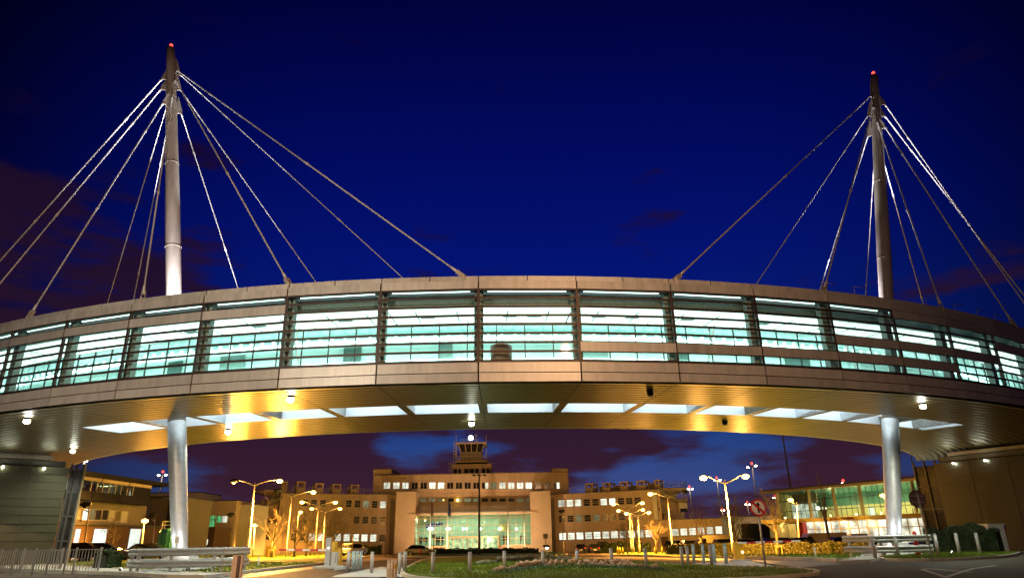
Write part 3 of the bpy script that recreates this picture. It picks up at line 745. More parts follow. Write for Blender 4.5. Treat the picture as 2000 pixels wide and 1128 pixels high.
# hall
a0, a1, z0, z1 = fp.rect(808, 1039.5, 1004, 1064.5)
b = MB(); fp.box(b, a0-.5, a1+.5, gT-.4, z0, -3, -.15); b.build('hall_plinth', M['render_cream'], term)
b = MB(); fp.box(b, a0-.9, a1+.9, z1, z1+.35, -3, .55); b.build('hall_canopy', M['render_pale'], term)
b = MB(); fp.box(b, a0, a1, z0+.01, z0+.05, -3.3, -.3); b.build('hall_floor', M['floor_grey'], term)
b = MB(); fp.box(b, a0, a1, z0+.05, z1-.01, -3.36, -3.3); b.build('hall_back_wall', M['lobby_back'], term)
b = MB(); b.quad(fp.pt(a0, z0, -.1), fp.pt(a1, z0, -.1), fp.pt(a1, z1, -.1), fp.pt(a0, z1, -.1)); b.build('hall_glass', M['pane_lobby'], term)
b = MB(); nx = 22
for i in range(nx+1):
    a = a0+(a1-a0)*i/nx; w = .10 if i % 3 == 1 else .045
    fp.box(b, a-w/2, a+w/2, z0, z1, -.08, .04 if i % 3 == 1 else .0)
for q in (0, .215, .44, .66, .90, 1): z = z0+(z1-z0)*q; fp.box(b, a0, a1, z-.05, z+.05, -.09, .02)
b.build('hall_mullions', M['edge_gold'], term)
b = MB()
for px in (837, 843, 872, 877, 904, 911, 938, 975, 1009):
    s, z = fp.hit(px, 1031.5); p = fp.pt(s, z, -.9); b.ball(p, .22, 8)
b.build('hall_lamps', M['pane_lobby_lamp'], term)
for px in (840, 875, 908, 940, 975, 1009):
    s, z = fp.hit(px, 1031.5); point('hall_light', fp.pt(s, z, -1.2), 200, (.78, 1, .84), term, .2)
for px in (830, 890, 955, 1015):
    s, z = fp.hit(px, 1055); point('hall_light', fp.pt(s, z, -1.8), 110, (.85, 1, .8), term, .2)
b = MB(); q = fp.rect(829, 863, 1022, 1030)
b.poly([fp.pt(q[0], q[2], -1.6), fp.pt(q[1], q[3]-.3, -1.6), fp.pt(q[1]-.1, q[3]+.3, -1.6), fp.pt(q[0]+.2, q[2]+.7, -1.6)]); b.poly([fp.pt(q[0], q[2], -1.9), fp.pt(q[1], q[3]-.3, -1.9), fp.pt(q[1]-.1, q[3]+.3, -1.9), fp.pt(q[0]+.2, q[2]+.7, -1.9)])
b.build('hanging_banner', M['lobby_blue'], term)
b = MB(); q = fp.rect(975, 990, 1022, 1035); fp.box(b, q[0], q[1], q[2], q[3], -1.8, -1.6); b.build('hanging_banner', M['lobby_stripe'], term)
# entrance doors, brighter
q = fp.rect(877, 972, 1049.5, 1066.5)
b = MB(); fp.box(b, q[0]-.3, q[1]+.3, q[3], q[3]+.3, -.1, 1.2); fp.box(b, q[0]-.3, q[0], gT-.1, q[3], -.1, 1.1); fp.box(b, q[1], q[1]+.3, gT-.1, q[3], -.1, 1.1)
for i in range(1, 10): a = q[0]+(q[1]-q[0])*i/10; fp.box(b, a-.05, a+.05, gT, q[3], .95, 1.05)
b.build('door_frame', M['edge_gold'], term)
b = MB(); b.quad(fp.pt(q[0], gT, .96), fp.pt(q[1], gT, .96), fp.pt(q[1], q[3], .96), fp.pt(q[0], q[3], .96)); b.build('entrance_doors', M['pane_lobby'], term)
emis('door_glow', (.85, 1, .62), 1.3, .75, 1.3)
b = MB(); b.quad(fp.pt(q[0], gT, .3), fp.pt(q[1], gT, .3), fp.pt(q[1], q[3], .3), fp.pt(q[0], q[3], .3)); b.build('entrance_lobby', M['door_glow'], term)
s, z = fp.hit(956, 1051); b = MB(); b.ball(fp.pt(s, z, 1.35), .22, 8); b.build('entrance_lamp', M['pane_lobby_lamp'], term); point('entrance_light', fp.pt(s, z-.3, 1.8), 500, (1, .92, .6), term)
for px, col in ((863, 0), (891, 1)):
    s, z = fc.hit(px, 976); b = MB(); b.ball(fp.pt(fp.hit(px, 976)[0], z, -3), .16 if not col else .24, 8); b.build('wall_lamp', M['sodium_dim' if not col else 'sodium_bulb'], term)
b = MB(); railing(b, fp.pt(a0, z1+.5, -.3), fp.pt(a1, z1+.5, -.3), 1.0, 14, .025)
b.build('terrace_railing', M['rail_metal'], term)
# wings, angled forward
def wing(sgn, X0, X1, Ya, Yb, xe, Ye, roof0, wins, ext):
    f = Fac(at(X0, 1070, Ya)[:2], at(X1, 1070, Yb)[:2])
    ya, yb = roof0
    a0 = f.hit(X0, 1000)[0]; a1 = f.hit(X1, 1000)[0]; z1 = (f.hit(X0, ya)[1]+f.hit(X1, yb)[1])/2
    lo, hi = min(a0, a1), max(a0, a1)
    b = MB(); f.box(b, lo, hi, gT-.6, z1, -13, 0); b.build('wing', M['render_cream'], term)
    b = MB(); f.box(b, lo, hi, z1+.002, z1+.14, -12.9, .08); b.build('parapet', M['concrete_dark'], term)
    b = MB(); railing(b, f.pt(lo, z1+.14, -.5), f.pt(hi, z1+.14, -.5), 1.0, 10, .025); b.build('roof_railing', M['rail_metal'], term)
    for (x0, x1, y0, y1, m) in wins: window(f, x0, x1, y0, y1, m, term, 'h')
    return f, z1
Lc = {'L': 'pane_lit', 'D': 'dark_glass', 'S': 'pane_soft'}
def zr(xs, w, y0, y1, lit, ox, s, oy=880):
    n = len(xs); out = []
    for i, x in enumerate(xs):
        u = i/(n-1) if n > 1 else 0; a = y0[0]+(y0[1]-y0[0])*u; b_ = y1[0]+(y1[1]-y1[0])*u
        out.append((ox+x/s, ox+(x+w)/s, oy+a/s, oy+b_/s, Lc[lit[i]]))
    return out
WR = zr([413, 487, 560, 637, 714, 788, 864, 940, 1014, 1088], 55, (436, 413), (494, 467), 'LLLDDLLDDD', 1000, 4.545)
WR += zr([417, 493, 568, 645, 722, 798, 873, 950, 1028, 1100], 54, (575, 552), (630, 606), 'DDSDSDDDDD', 1000, 4.545)
WR += zr([421, 498, 574, 652, 727, 804, 880, 957, 1034, 1110, 1186], 59, (728, 700), (786, 762), 'LLLLLLLLLLL', 1000, 4.545)
fR, zR = wing(1, 1074, 1292, 137.3, 128, 1415, 122, (966, 955), WR, None)
WL = zr([860, 940, 1020, 1250, 1328, 1402, 1480, 1553], 56, (432, 447), (488, 505), 'DDDDDSDL', 400, 4.547)
WL += zr([1320, 1397, 1475, 1550], 56, (582, 587), (640, 645), 'DDDD', 400, 4.547)
WL += zr([760, 840, 920, 1000, 1075, 1150, 1230, 1310, 1387, 1465, 1545], 60, (732, 742), (792, 802), 'DDLLDLLLLLD', 400, 4.547)
fL, zL = wing(-1, 775, 545, 137.3, 128, 420, 122, (968, 961), WL, None)
# roof-top vent housings with an open top frame
def housing(f, x0, x1, ytop, ybase, z1):
    a0, a1, _, zt = f.rect(x0, x1, ytop, ybase); zb = z1+.14; h = zt-zb; lo, hi = min(a0, a1), max(a0, a1); D0, D1 = -4.6, -1.6
    b = MB(); f.box(b, lo, hi, zb, zb+h*.52, D0, D1)
    for a in (lo, hi-.3):
        f.box(b, a, a+.3, zb+h*.52, zt-.22, D1-.3, D1); f.box(b, a, a+.3, zb+h*.52, zt-.22, D0, D0+.3)
    f.box(b, lo-.05, hi+.05, zt-.22, zt, D0, D1+.02); b.build('vent_housing', M['render_cream'], term)
for x0, x1, yt in ((554, 563.5, 938), (582, 599, 938), (618.5, 635, 941.5), (653, 669.5, 943), (688.5, 705, 944.5)): housing(fL, x0, x1, yt, 962, zL)
for x0, x1, yt in ((1137, 1152.5, 942), (1171, 1187, 940.5), (1205.5, 1222, 938.5), (1239, 1256, 936.5), (1274, 1284, 934.5)): housing(fR, x0, x1, yt, 960, zR)
b = MB(); 
for x0, x1, yt in ((1160, 1172, 948), (1190, 1204, 945), (1224, 1238, 945), (1258, 1272, 940)):
    q = fR.rect(x0, x1, yt, 960); fR.box(b, q[0], q[1], zR+.14, q[3], -6, -3)
b.build('roof_plant', M['render_olive'], term)
# rounded ends with canopy discs and outside stairs
def wing_end(f, sgn, x_in, x_out, ycan, Yc, stair):
    c = at((x_in+x_out)/2, 1070, Yc); r = abs(at(x_in, 1000, Yc).x-at(x_out, 1000, Yc).x)/2
    zt = at(x_in, 975, Yc).z
    b = MB(); b.tube([V(c.x, Yc+r*.3, gT-.5), V(c.x, Yc+r*.3, zt)], r, 32); b.build('end_drum', M['render_cream'], term)
    zc = at((x_in+x_out)/2, ycan, Yc).z; cx2 = c.x+sgn*r*.25
    b = MB(); b.tube([V(cx2, Yc+1, zc-.9), V(cx2, Yc+1, zc-.3), V(cx2, Yc+1, zc)], [r*.45, r*1.05, r*1.12], 32); b.build('canopy_disc', M['render_cream'], term)
    b = MB(); b.tube([V(cx2, Yc+1, zt-1), V(cx2, Yc+1, zc-.8)], .5, 12); b.build('canopy_column', M['render_cream'], term)
    b = MB(); n = 20
    for q in (.4, .75, 1.1):
        pts = [V(cx2+r*1.05*cos(2*pi*i/n), Yc+1+r*1.05*sin(2*pi*i/n), zc+q) for i in range(n+1)]; b.tube(pts, .035, 5, False)
    for i in range(n): b.bar(V(cx2+r*1.05*cos(2*pi*i/n), Yc+1+r*1.05*sin(2*pi*i/n), zc), V(cx2+r*1.05*cos(2*pi*i/n), Yc+1+r*1.05*sin(2*pi*i/n), zc+1.1), .05)
    b.build('canopy_railing', M['rail_metal'], term)
    # stairs: two flights
    for (xa, ya, xb, yb) in stair:
        P = at(xa, ya, Yc-r*.75); Q = at(xb, yb, Yc-r*.75); b = MB()
        b.hexa([P+V(0, -1, -.55), Q+V(0, -1, -.55), Q+V(0, 0, -.55), P+V(0, 0, -.55), P+V(0, -1, 0), Q+V(0, -1, 0), Q+V(0, 0, 0), P+V(0, 0, 0)]); b.build('stair_flight', M['concrete_dark'], term)
        b = MB(); railing(b, P+V(0, -1, 0), Q+V(0, -1, 0), .95, 8, .03); b.build('stair_railing', M['rail_metal'], term)
wing_end(fR, 1, 1284, 1345, 953, 131, [(1284, 957, 1318, 974), (1318, 974, 1340, 975), (1284, 990, 1318, 1010)])
wing_end(fL, -1, 556, 494, 958, 131, [(556, 967, 520, 985), (520, 985, 497, 987), (556, 1000, 528, 1012)])
b = MB(); q = fR.rect(1277, 1285, 960, 1014); fR.box(b, q[0], q[1], q[2], q[3], 0, .5); b.build('white_fin', M['render_white'], term)
# stair tower at the far right of the wing
p0 = at(1328, 1000, 129); p1 = at(1344, 1000, 129); b = MB(); b.box(p0.x, p1.x, 129, 134, 6, at(1340, 973, 129).z); b.build('stair_tower', M['render_white'], term)
b = MB(); q0 = at(1329, 999, 129); q1 = at(1342, 992, 129); b.box(q0.x, q1.x, 128.9, 129.02, q0.z, q1.z); b.build('tower_window', M['dark_glass'], term)
# low extensions
def ext(P0, P1, ytop, xs, rows, w=0):
    f = Fac(P0, P1); a1 = f.len; z1 = f.hit(*ytop)[1]; b = MB(); f.box(b, 0, a1, gT-.6, z1, -10, 0); b.build('low_range', M['render_cream'], term)
    b = MB(); f.box(b, -.05, a1+.05, z1+.002, z1+.12, -10, .06); b.build('parapet', M['concrete_dark'], term)
    for (x0, x1, y0, y1, m) in rows: window(f, x0, x1, y0, y1, m, term, 'h')
    return f
rw = zr([1420, 1497, 1575, 1650, 1730, 1808], 58, (692, 668), (750, 733), 'LLLLLL', 1000, 4.545)
fe = ext(at(1289, 1070, 127.6)[:2], at(1416, 1070, 121)[:2], (1350, 1013.5), None, rw)
q = fe.rect(1292, 1306, 1047, 1070); b = MB(); fe.box(b, q[0], q[1], gT, q[3], .003, .05); b.build('service_door', M['brick_brown'], term)
rw = zr([105, 195, 273, 358, 443, 515], 57, (715, 720), (778, 784), 'LSDDDD', 400, 4.547)
fe2 = ext(at(424, 1070, 119)[:2], at(548, 1070, 127.6)[:2], (480, 1021), None, rw)
# downpipe strips and recess between pier and wing
b = MB(); 
for f, px in ((fL, 766), (fR, 1080)):
    b = MB(); s = f.hit(px, 1000)[0]; f.box(b, s-.4, s+.4, gT, f.hit(px, 968)[1]-.5, .003, .06); b.build('louvre_strip', M['concrete_dark'], term)
# control tower on the roof
zr_ = fc.hit(920, 924)[1]; YC = YT+3
def tb(name, m, x0, x1, y0, y1, dep, zoff=0):
    a = at(x0, (y0+y1)/2, YC); c = at(x1, (y0+y1)/2, YC); b = MB(); b.box(a.x, c.x, YC, YC+dep, at(920, y1, YC).z, at(920, y0, YC).z); return b.build(name, M[m], tower)
P = at(920, 924, YC)
tower = term
b = MB(); a = at(884, 914, YC); c = at(959, 914, YC); zt = at(920, 905.5, YC).z
b.box(a.x, c.x, YC, YC+8, zr_-.3, zt-.9); b.build('tower_base', M['dark_glass'], tower)
b = MB(); b.box(a.x-.1, c.x+.1, YC-.1, YC+8, zt-.9, zt)
for px in (884.5, 894, 903.5, 916, 927, 938, 949, 958.5):
    x = at(px, 914, YC).x; w = .32 if px in (903.5, 938) else .09; b.box(x-w, x+w, YC-.22, YC-.02, zr_-.2, zt-.9)
zm = at(920, 913.5, YC).z; b.box(a.x, c.x, YC-.15, YC-.03, zm-.08, zm+.08); b.build('tower_frame', M['render_cream'], tower)
tb('tower_stage', 'black_panel', 891, 950, 900, 905.4, 6)
b = MB(); a = at(889, 899, YC); c = at(952, 899, YC); z = at(920, 899.5, YC).z; b.box(a.x, c.x, YC-.6, YC+7, z-.25, z); b.build('gallery', M['render_cream'], tower)
b = MB(); railing(b, V(a.x, YC-.5, z), V(c.x, YC-.5, z), .95, 8, .03); railing(b, V(c.x, YC-.5, z), V(c.x, YC+6, z), .95, 4, .03); railing(b, V(a.x, YC-.5, z), V(a.x, YC+6, z), .95, 4, .03); b.build('gallery_railing', M['rail_metal'], tower)
tb('tower_shaft', 'render_olive', 899.5, 940.5, 881.5, 899.4, 5)
b = MB(); zb = at(920, 881.5, YC).z; zt = at(920, 867, YC).z
xa, xb = at(900, 881, YC).x, at(941, 881, YC).x; xc, xd = at(896, 868, YC).x, at(946, 868, YC).x
b.hexa([V(xa, YC, zb), V(xb, YC, zb), V(xb, YC+5, zb), V(xa, YC+5, zb), V(xc, YC-.6, zt), V(xd, YC-.6, zt), V(xd, YC+5.6, zt), V(xc, YC+5.6, zt)]); b.build('cab_glazing', M['dark_glass'], tower)
b = MB()
for i in range(5): u = i/4; b.bar(V(xa+(xb-xa)*u, YC-.06, zb), V(xc+(xd-xc)*u, YC-.66, zt), .1, .1)
b.box(xc-.45, xd+.45, YC-.9, YC+6, zt, zt+.28); b.build('cab_roof', M['render_cream'], tower)
b = MB(); railing(b, V(xc+.3, YC-.6, zt+.28), V(xd-1.2, YC-.6, zt+.28), .65, 5, .03)
b.bar(V(at(929.5, 860, YC).x, YC, zt+.28), V(at(929.5, 860, YC).x, YC, at(929, 849, YC).z), .16); b.bar(V(at(927, 860, YC).x, YC, at(929, 848.6, YC).z), V(at(932, 860, YC).x, YC, at(929, 848.6, YC).z), .12)
b.build('cab_roof_railing', M['galvanised'], tower)
b = MB(); g = at(919.6, 854.6, YC); b.ball(g, .52, 16); b.build('beacon_globe', M['beacon_globe'], tower)
b = MB(); b.bar(V(g.x, g.y, zt+.2), V(g.x, g.y, g.z-.5), .12); b.build('beacon_post', M['steel'], tower)
b = MB()
for x0, y0, x1, y1 in ((889.5, 892, 891, 848), (950, 892, 949.5, 850), (886, 902, 886.5, 861), (891.5, 900, 892, 861)): b.bar(at(x0, y0, YC), at(x1, y1, YC), .10)
for k in range(5): b.bar(at(886, 862+k*6, YC), at(891.5, 864+k*6, YC), .08)
b.build('antennas', M['rail_metal'], tower); b = MB()
for k in range(4): b.bar(at(876+k*3, 922, YC), at(877+k*3, 903, YC), .07); 
for k in range(3): b.bar(at(953, 905+k*6, YC), at(964, 903+k*6, YC), .08); b.bar(at(876, 904+k*7, YC), at(887, 903+k*7, YC), .07)
b.build('antennas', M['rail_metal'], tower)

# ================================================================ NORTH TERMINAL (right)
PN0 = at(1508, 1062, 136); PN1 = at(1838, 1060, 108)
fn = Fac(PN0[:2], PN1[:2]); gN = G(PN1.x, 120)
nterm = thing('glass_terminal', (PN0.x, PN0.y, gN), 'modern glass terminal hall with sloping roof and NORTH TERMINAL lettering on an orange fascia', 'building')
zroof = (fn.hit(1516, 958.5)[1]+fn.hit(1796, 935.5)[1])/2; zfas = (fn.hit(1520, 1021)[1]+fn.hit(1800, 1006.5)[1])/2
aN0 = fn.hit(1519, 1000)[0]; aN1 = fn.len
b = MB(); fn.box(b, aN0-2.2, aN1+3, zroof-.25, zroof+.12, -14, 1.6); b.build('roof', M['edge_gold'], nterm)
b = MB(); fn.box(b, aN0-2.3, aN1+3.1, zroof+.123, zroof+.33, -14, 1.7); b.build('roof_edge', M['dark_trim'], nterm)
b = MB(); fn.box(b, aN0, aN1+3, zfas+.6, zfas+(zroof-zfas)*.47, -7.1, -7); b.build('inner_wall', M['terminal_wall'], nterm)
b = MB(); fn.box(b, aN0, aN1+3, zfas+(zroof-zfas)*.47+.01, zroof-.26, -7.1, -7); 
b.quad(fn.pt(aN0, zroof-.27, -.3), fn.pt(aN1+3, zroof-.27, -.3), fn.pt(aN1+3, zroof-.9, -6.9), fn.pt(aN0, zroof-.9, -6.9)); b.build('inner_ceiling', M['terminal_teal'], nterm)
b = MB(); fn.box(b, aN0, aN1+3, zfas, zfas+.02, -7, 0); b.build('upper_floor', M['floor_grey'], nterm)
b = MB(); fn.box(b, aN0, aN0+.1, gN, zroof-.3, -9, -.1); b.build('end_wall', M['terminal_wall'], nterm)
b = MB(); b.quad(fn.pt(aN0, zfas+.5, -.02), fn.pt(aN1+3, zfas+.5, -.02), fn.pt(aN1+3, zroof-.25, -.02), fn.pt(aN0, zroof-.25, -.02)); b.build('curtain_glass', M['pane_terminal'], nterm)
b = MB()
for xt, xb in ((1580, 1588), (1629, 1638), (1681, 1690), (1734, 1741), (1786, 1795), (1519, 1522)):
    s0, zt = fn.hit(xt, 955); s1, _ = fn.hit(xb, 1012)
    b = MB(); b.bar(fn.pt(s0, zroof-.25, .32), fn.pt(s1, zfas, .32), .42, .42); b.build('raking_column', M['edge_gold'], nterm)
b = MB(); n = 30
for i in range(n+1): a = aN0+(aN1+2-aN0)*i/n; fn.box(b, a-.03, a+.03, zfas+.5, zroof-.26, -.015, .05)
for q in (.33, .66): z = zfas+(zroof-zfas)*q; fn.box(b, aN0, aN1+3, z-.06, z+.06, -.012, .09)
b.build('glazing_bars', M['dark_trim'], nterm)
# grey and bright block at the left
q = fn.rect(1534, 1581, 983, 1018); b = MB(); fn.box(b, q[0], q[1], q[2], q[3], -2.2, -2.0)
emis('bright_blind', (.92, 1, .97), 1.2, .7, .9); b.build('bright_bay', M['bright_blind'], nterm)
q = fn.rect(1533, 1580, 962, 982); b = MB(); fn.box(b, q[0], q[1], q[2], q[3], -2.2, -2.0); b.build('grey_bay', M['render_olive'], nterm)
q = fn.rect(1647, 1658, 990, 1012); b = MB(); fn.box(b, q[0], q[1], q[2], q[3], -6.9, -6.8); b.build('bright_doorway', M['pane_white'], nterm)
b = MB()
for px, py in ((1592, 992), (1604, 992)): s, z = fn.hit(px, py); b.ball(fn.pt(s, z, -.8), .33, 10)
b.build('globe_lamps', M['pane_lobby_lamp'], nterm)
for px in (1600, 1660, 1710, 1770, 1820):
    s, z = fn.hit(px, 985); point('hall_light', fn.pt(s, z, -3.2), 900, (1, .93, .55), nterm, .3)
# orange fascia canopy and lettering
b = MB(); fn.box(b, fn.hit(1500, 1000)[0]-.5, aN1+3, zfas-.12, zfas+.5, 0, 1.6); b.build('fascia', M['terminal_fascia'], nterm)
cu = bpy.data.curves.new('lettering', 'FONT'); cu.body = 'NORTH TERMINAL'; cu.align_x = 'CENTER'; cu.align_y = 'CENTER'; cu.extrude = .03
s0, z_ = fn.hit(1634, 1015); s1, _ = fn.hit(1681, 1013); cu.size = .62
to = bpy.data.objects.new('tmp', cu); COL.objects.link(to); bpy.context.view_layer.update()
me = bpy.data.meshes.new_from_object(to.evaluated_get(bpy.context.evaluated_depsgraph_get())); bpy.data.objects.remove(to)
xs = [v.co.x for v in me.vertices]; k = abs(s1-s0)/(max(xs)-min(xs)); me.transform(Matrix.Scale(k*1.0, 4))
c0 = fn.pt((s0+s1)/2, zfas+.19, 1.64); dr = fn.u
mm = Matrix(((dr.x, 0, fn.n.x, c0.x-nterm.location.x), (dr.y, 0, fn.n.y, c0.y-nterm.location.y), (0, 1, 0, c0.z-nterm.location.z), (0, 0, 0, 1))); me.transform(mm)
me.materials.clear(); me.materials.append(M['sign_orange_lettering']); new('lettering', me, nterm)
# shop front below
b = MB(); fn.box(b, fn.hit(1545, 1000)[0], aN1+3, gN, zfas-.15, -1.2, -1.1); emis('shop_glow', (1, 1, .78), 1.5, .85, .45); b.build('shop_front', M['shop_glow'], nterm)
b = MB(); 
for i in range(26): a = fn.hit(1548, 1000)[0]+i*1.75; fn.box(b, a-.06, a+.06, gN, zfas-.15, -1.0, -.85)
for q in (.35, .72): fn.box(b, fn.hit(1548, 1000)[0], aN1+3, gN+(zfas-gN)*q, gN+(zfas-gN)*q+.12, -1.0, -.88)
b.build('shop_mullions', M['terminal_fascia'], nterm)
q = fn.rect(1563, 1572, 1027, 1052); b = MB(); fn.box(b, q[0], q[1], gN, zfas-.14, -.8, .3); b.build('red_panel', M['red_paint'], nterm)
q = fn.rect(1496, 1540, 1030, 1050); b = MB(); fn.box(b, q[0]-1, q[1], gN, zfas-.3, -2.4, -2.2); b.build('cream_annex', M['terminal_wall'], nterm)
for px in (1510, 1530, 1600, 1650, 1700): s, z = fn.hit(px, 1030); point('canopy_light', fn.pt(s, zfas-.6, 0), 180, (1, .75, .3), nterm, .2); point('fascia_fill', fn.pt(s, zfas+.9, 3.6), 150, (1, .66, .22), nterm, .2)  # the points in front of the fascia are added to brighten it, without fittings
# link building between, low glazed walkway
fl = Fac(at(1410, 1060, 150)[:2], at(1530, 1060, 150)[:2]); wk = thing('glazed_walkway', (at(1410, 1060, 150).x, 150, 0), 'low glazed walkway linking the cream terminal to the glass hall, lit orange', 'walkway')
q = fl.rect(1412, 1530, 1008, 1021); b = MB(); fl.box(b, q[0], q[1], q[2], q[3], -3, 0); emis('walk_glow', (1, .55, .22), .38, .6, .8); b.build('glazing', M['walk_glow'], wk)
b = MB()
for i in range(24): a = q[0]+(q[1]-q[0])*i/23; fl.box(b, a-.05, a+.05, q[2], q[3]+.3, .01, .1)
fl.box(b, q[0], q[1], q[3]+.02, q[3]+.2, -3, .1); b.build('frame', M['rail_metal'], wk)
b = MB(); fl.box(b, q[0], q[1], -1, q[2]-.01, -3, -.2); b.build('base_wall', M['dark_trim'], wk)

# ================================================================ LEFT OFFICES
PO0 = at(110, 1062, 66); PO1 = at(298, 1062, 82); fo = Fac(PO0[:2], PO1[:2]); gO = G(PO0.x, 70)-.1
off = thing('office_block', (PO0.x, PO0.y, gO), 'modern office block at left with dark cantilevered top storey, lit offices and thin projecting roof', 'building')
sA = fo.hit(112, 1000)[0]; sB = fo.hit(300, 1000)[0]
def fz(px, py): return fo.hit(px, py)[1]
zt1 = fz(200, 979.5); zg = fz(200, 1026); 
b = MB(); fo.box(b, sA-3, sB+6, gO, zg, -10, 0); b.build('ground_floor', M['brick_brown'], off)
b = MB(); fo.box(b, sA-3, sB+2.4, zg+.002, zg+.18, -10, .25); b.build('string_course', M['dark_trim'], off)
b = MB(); fo.box(b, sA-3, fo.hit(292, 1000)[0], zg+.18, zt1, -10, -.4); b.build('first_floor', M['render_drab'], off)
q = fo.rect(140, 273, 953, 972); zc0 = zt1; zc1 = fz(205, 945)
b = MB(); fo.box(b, sA-3, fo.hit(273, 1000)[0], zc0, zc0+.75, -8, 1.3); b.build('black_spandrel', M['black_panel'], off)
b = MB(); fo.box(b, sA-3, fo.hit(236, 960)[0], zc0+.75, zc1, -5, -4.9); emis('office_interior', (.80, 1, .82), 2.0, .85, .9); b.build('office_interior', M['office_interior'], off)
b = MB(); fo.box(b, fo.hit(237, 960)[0], fo.hit(273, 960)[0], zc0+.75, zc1, -8, 1.25); b.build('dark_bay', M['black_panel'], off)
b = MB(); fo.box(b, sA-3, fo.hit(236, 960)[0], zc0+.76, zc0+.8, -5, 1.2); b.build('office_floor', M['floor_grey'], off)
b = MB(); fo.box(b, sA-3, fo.hit(273, 960)[0], zc1, zc1+.3, -5, 1.28); b.build('office_ceiling', M['render_pale'], off)
b = MB(); b.quad(fo.pt(sA-3, zc0+.75, 1.24), fo.pt(fo.hit(236, 960)[0], zc0+.75, 1.24), fo.pt(fo.hit(236, 960)[0], zc1, 1.24), fo.pt(sA-3, zc1, 1.24)); b.build('office_glass', M['pane_terminal'], off)
b = MB()
for px in (150, 162, 174, 187, 200, 211.5, 224, 236): s = fo.hit(px, 960)[0]; fo.box(b, s-.05, s+.05, zc0+.75, zc1, 1.25, 1.34)
b.build('office_mullions', M['galvanised'], off)
b = MB()
for px in (155, 171, 176, 190, 206, 217): s = fo.hit(px, 960)[0]; fo.box(b, s-.4, s+.4, zc0+.8, zc0+.8+random.uniform(.5, 1.2), -2, -1.2)
b.build('office_furniture', M['brick_brown'], off)
for px in (150, 180, 215, 230): s = fo.hit(px, 960)[0]; point('office_light', fo.pt(s, zc1-.3, -1.5), 60, (.8, 1, .82), off, .2)
zr1 = fz(220, 937.5); b = MB(); p = [fo.pt(sA-3, zc1+.31, 2.2), fo.pt(fo.hit(297, 940)[0], zc1+.31, 2.2), fo.pt(fo.hit(297, 940)[0], zc1+.31, -10), fo.pt(sA-3, zc1+.31, -10)]
b.hexa(p+[x+V(0, 0, .38) for x in p]); b.build('roof', M['black_panel'], off)
b = MB()
for px in (157, 214, 280): s = fo.hit(px, 960)[0]; b.bar(fo.pt(s-.1, zc0, 1.3), fo.pt(s+.3, zc1+.3, 1.9), .07)
b.build('roof_struts', M['dark_trim'], off)
for x0, x1, m in ((133, 137, 'pane_white'), (145, 154.5, 'pane_white'), (182, 206.5, 'pane_white'), (252.5, 273, 'pane_white')):
    fo_r = fo.rect(x0, x1, 1032, 1063); b = MB(); fo.box(b, fo_r[0], fo_r[1], gO+.3, fo_r[3], .01, .04); w_ = b.build('window', M['pane_white'], off)
for x0, x1, y0, y1, m in ((155, 166, 993, 1010, 'render_white'), (168, 180, 993, 1014, 'pane_lit'), (181, 192, 994, 1014, 'pane_soft'), (193, 204, 995, 1014, 'dark_glass'), (206, 217, 995, 1014, 'dark_glass'), (219, 230, 996, 1016, 'render_white'), (232, 241, 997, 1016, 'render_olive'), (243, 255, 998, 1018, 'render_white')):
    window(fo, x0, x1, y0, y1, m, off, '', d=-.4)
# plant rooms, white sheds and low blocks between the office and the terminal
def block(px0, px1, ytop, Y, dep, m, lab, name='flat_roofed_building', parts=(), zb=None):
    P0 = at(px0, 1000, Y); P1 = at(px1, 1000, Y); z1 = at((px0+px1)/2, ytop, Y).z; g = G(P0.x, Y)-.3
    t = thing(name, (P0.x, Y, g), lab, 'building'); b = MB(); b.box(P0.x, P1.x, Y, Y+dep, g, z1); b.build('wall', M[m], t)
    b = MB(); b.box(P0.x-.08, P1.x+.08, Y-.08, Y+dep, z1+.002, z1+.14); b.build('roof', M['dark_trim'], t)
    for (n, x0, x1, y0, y1, mm) in parts:
        q0 = at(x0, y1, Y-.05); q1 = at(x1, y0, Y-.05); b = MB(); b.box(q0.x, q1.x, Y-.06, Y-.003, q0.z, q1.z); b.build(n, M[mm], t)
    return t
block(268, 384, 962, 128, 10, 'render_white', 'long pale flat roofed hall far behind the left leg, only its top showing')
block(292, 347, 970, 92, 10, 'concrete_dark', 'dark concrete stair block between the office block and the left leg', parts=[('roof_slab', 290, 318, 968, 973, 'dark_trim'), ('recess', 318, 345, 975, 1055, 'dark_trim')])
block(362, 460, 978, 112, 8, 'render_pale', 'cream box shaped building right of the left leg with a green lit window', parts=[('green_window', 409, 421, 1006, 1027, 'pane_green'), ('green_window', 422, 432, 1007, 1019, 'pane_green'), ('lit_window', 433, 444, 1007, 1019, 'pane_lit')])
block(461, 490, 984, 114, 8, 'render_white', 'pale lit box shaped building beside the left wing of the terminal', parts=[('dark_opening', 462, 467, 1009, 1019, 'dark_glass')])
block(368, 424, 1031, 104, 6, 'brick_brown', 'low brown service building behind the guard rail, right of the left leg', parts=[('lit_window', 367, 371, 1051, 1062, 'pane_soft'), ('lit_window', 403, 406, 1052, 1063, 'pane_lit'), ('grey_door', 376, 384, 1050, 1066, 'roof_membrane'), ('vent_unit', 370, 386, 1036, 1047, 'black_panel')])
# scaffold rails on the low building
b = MB(); railing(b, at(366, 1028, 103.5), at(424, 1026, 103.5), 1.0, 10, .04); railing(b, at(366, 1019, 103.5), at(424, 1017, 103.5), 1.0, 10, .04)
for px in (373, 382, 391): b.bar(at(px, 1030, 103.5), at(px+1, 1001, 103.5), .08)
tag(b.build('roof_scaffold', M['rail_metal']), 'thin scaffold railings on top of the low brown service building', 'scaffold')
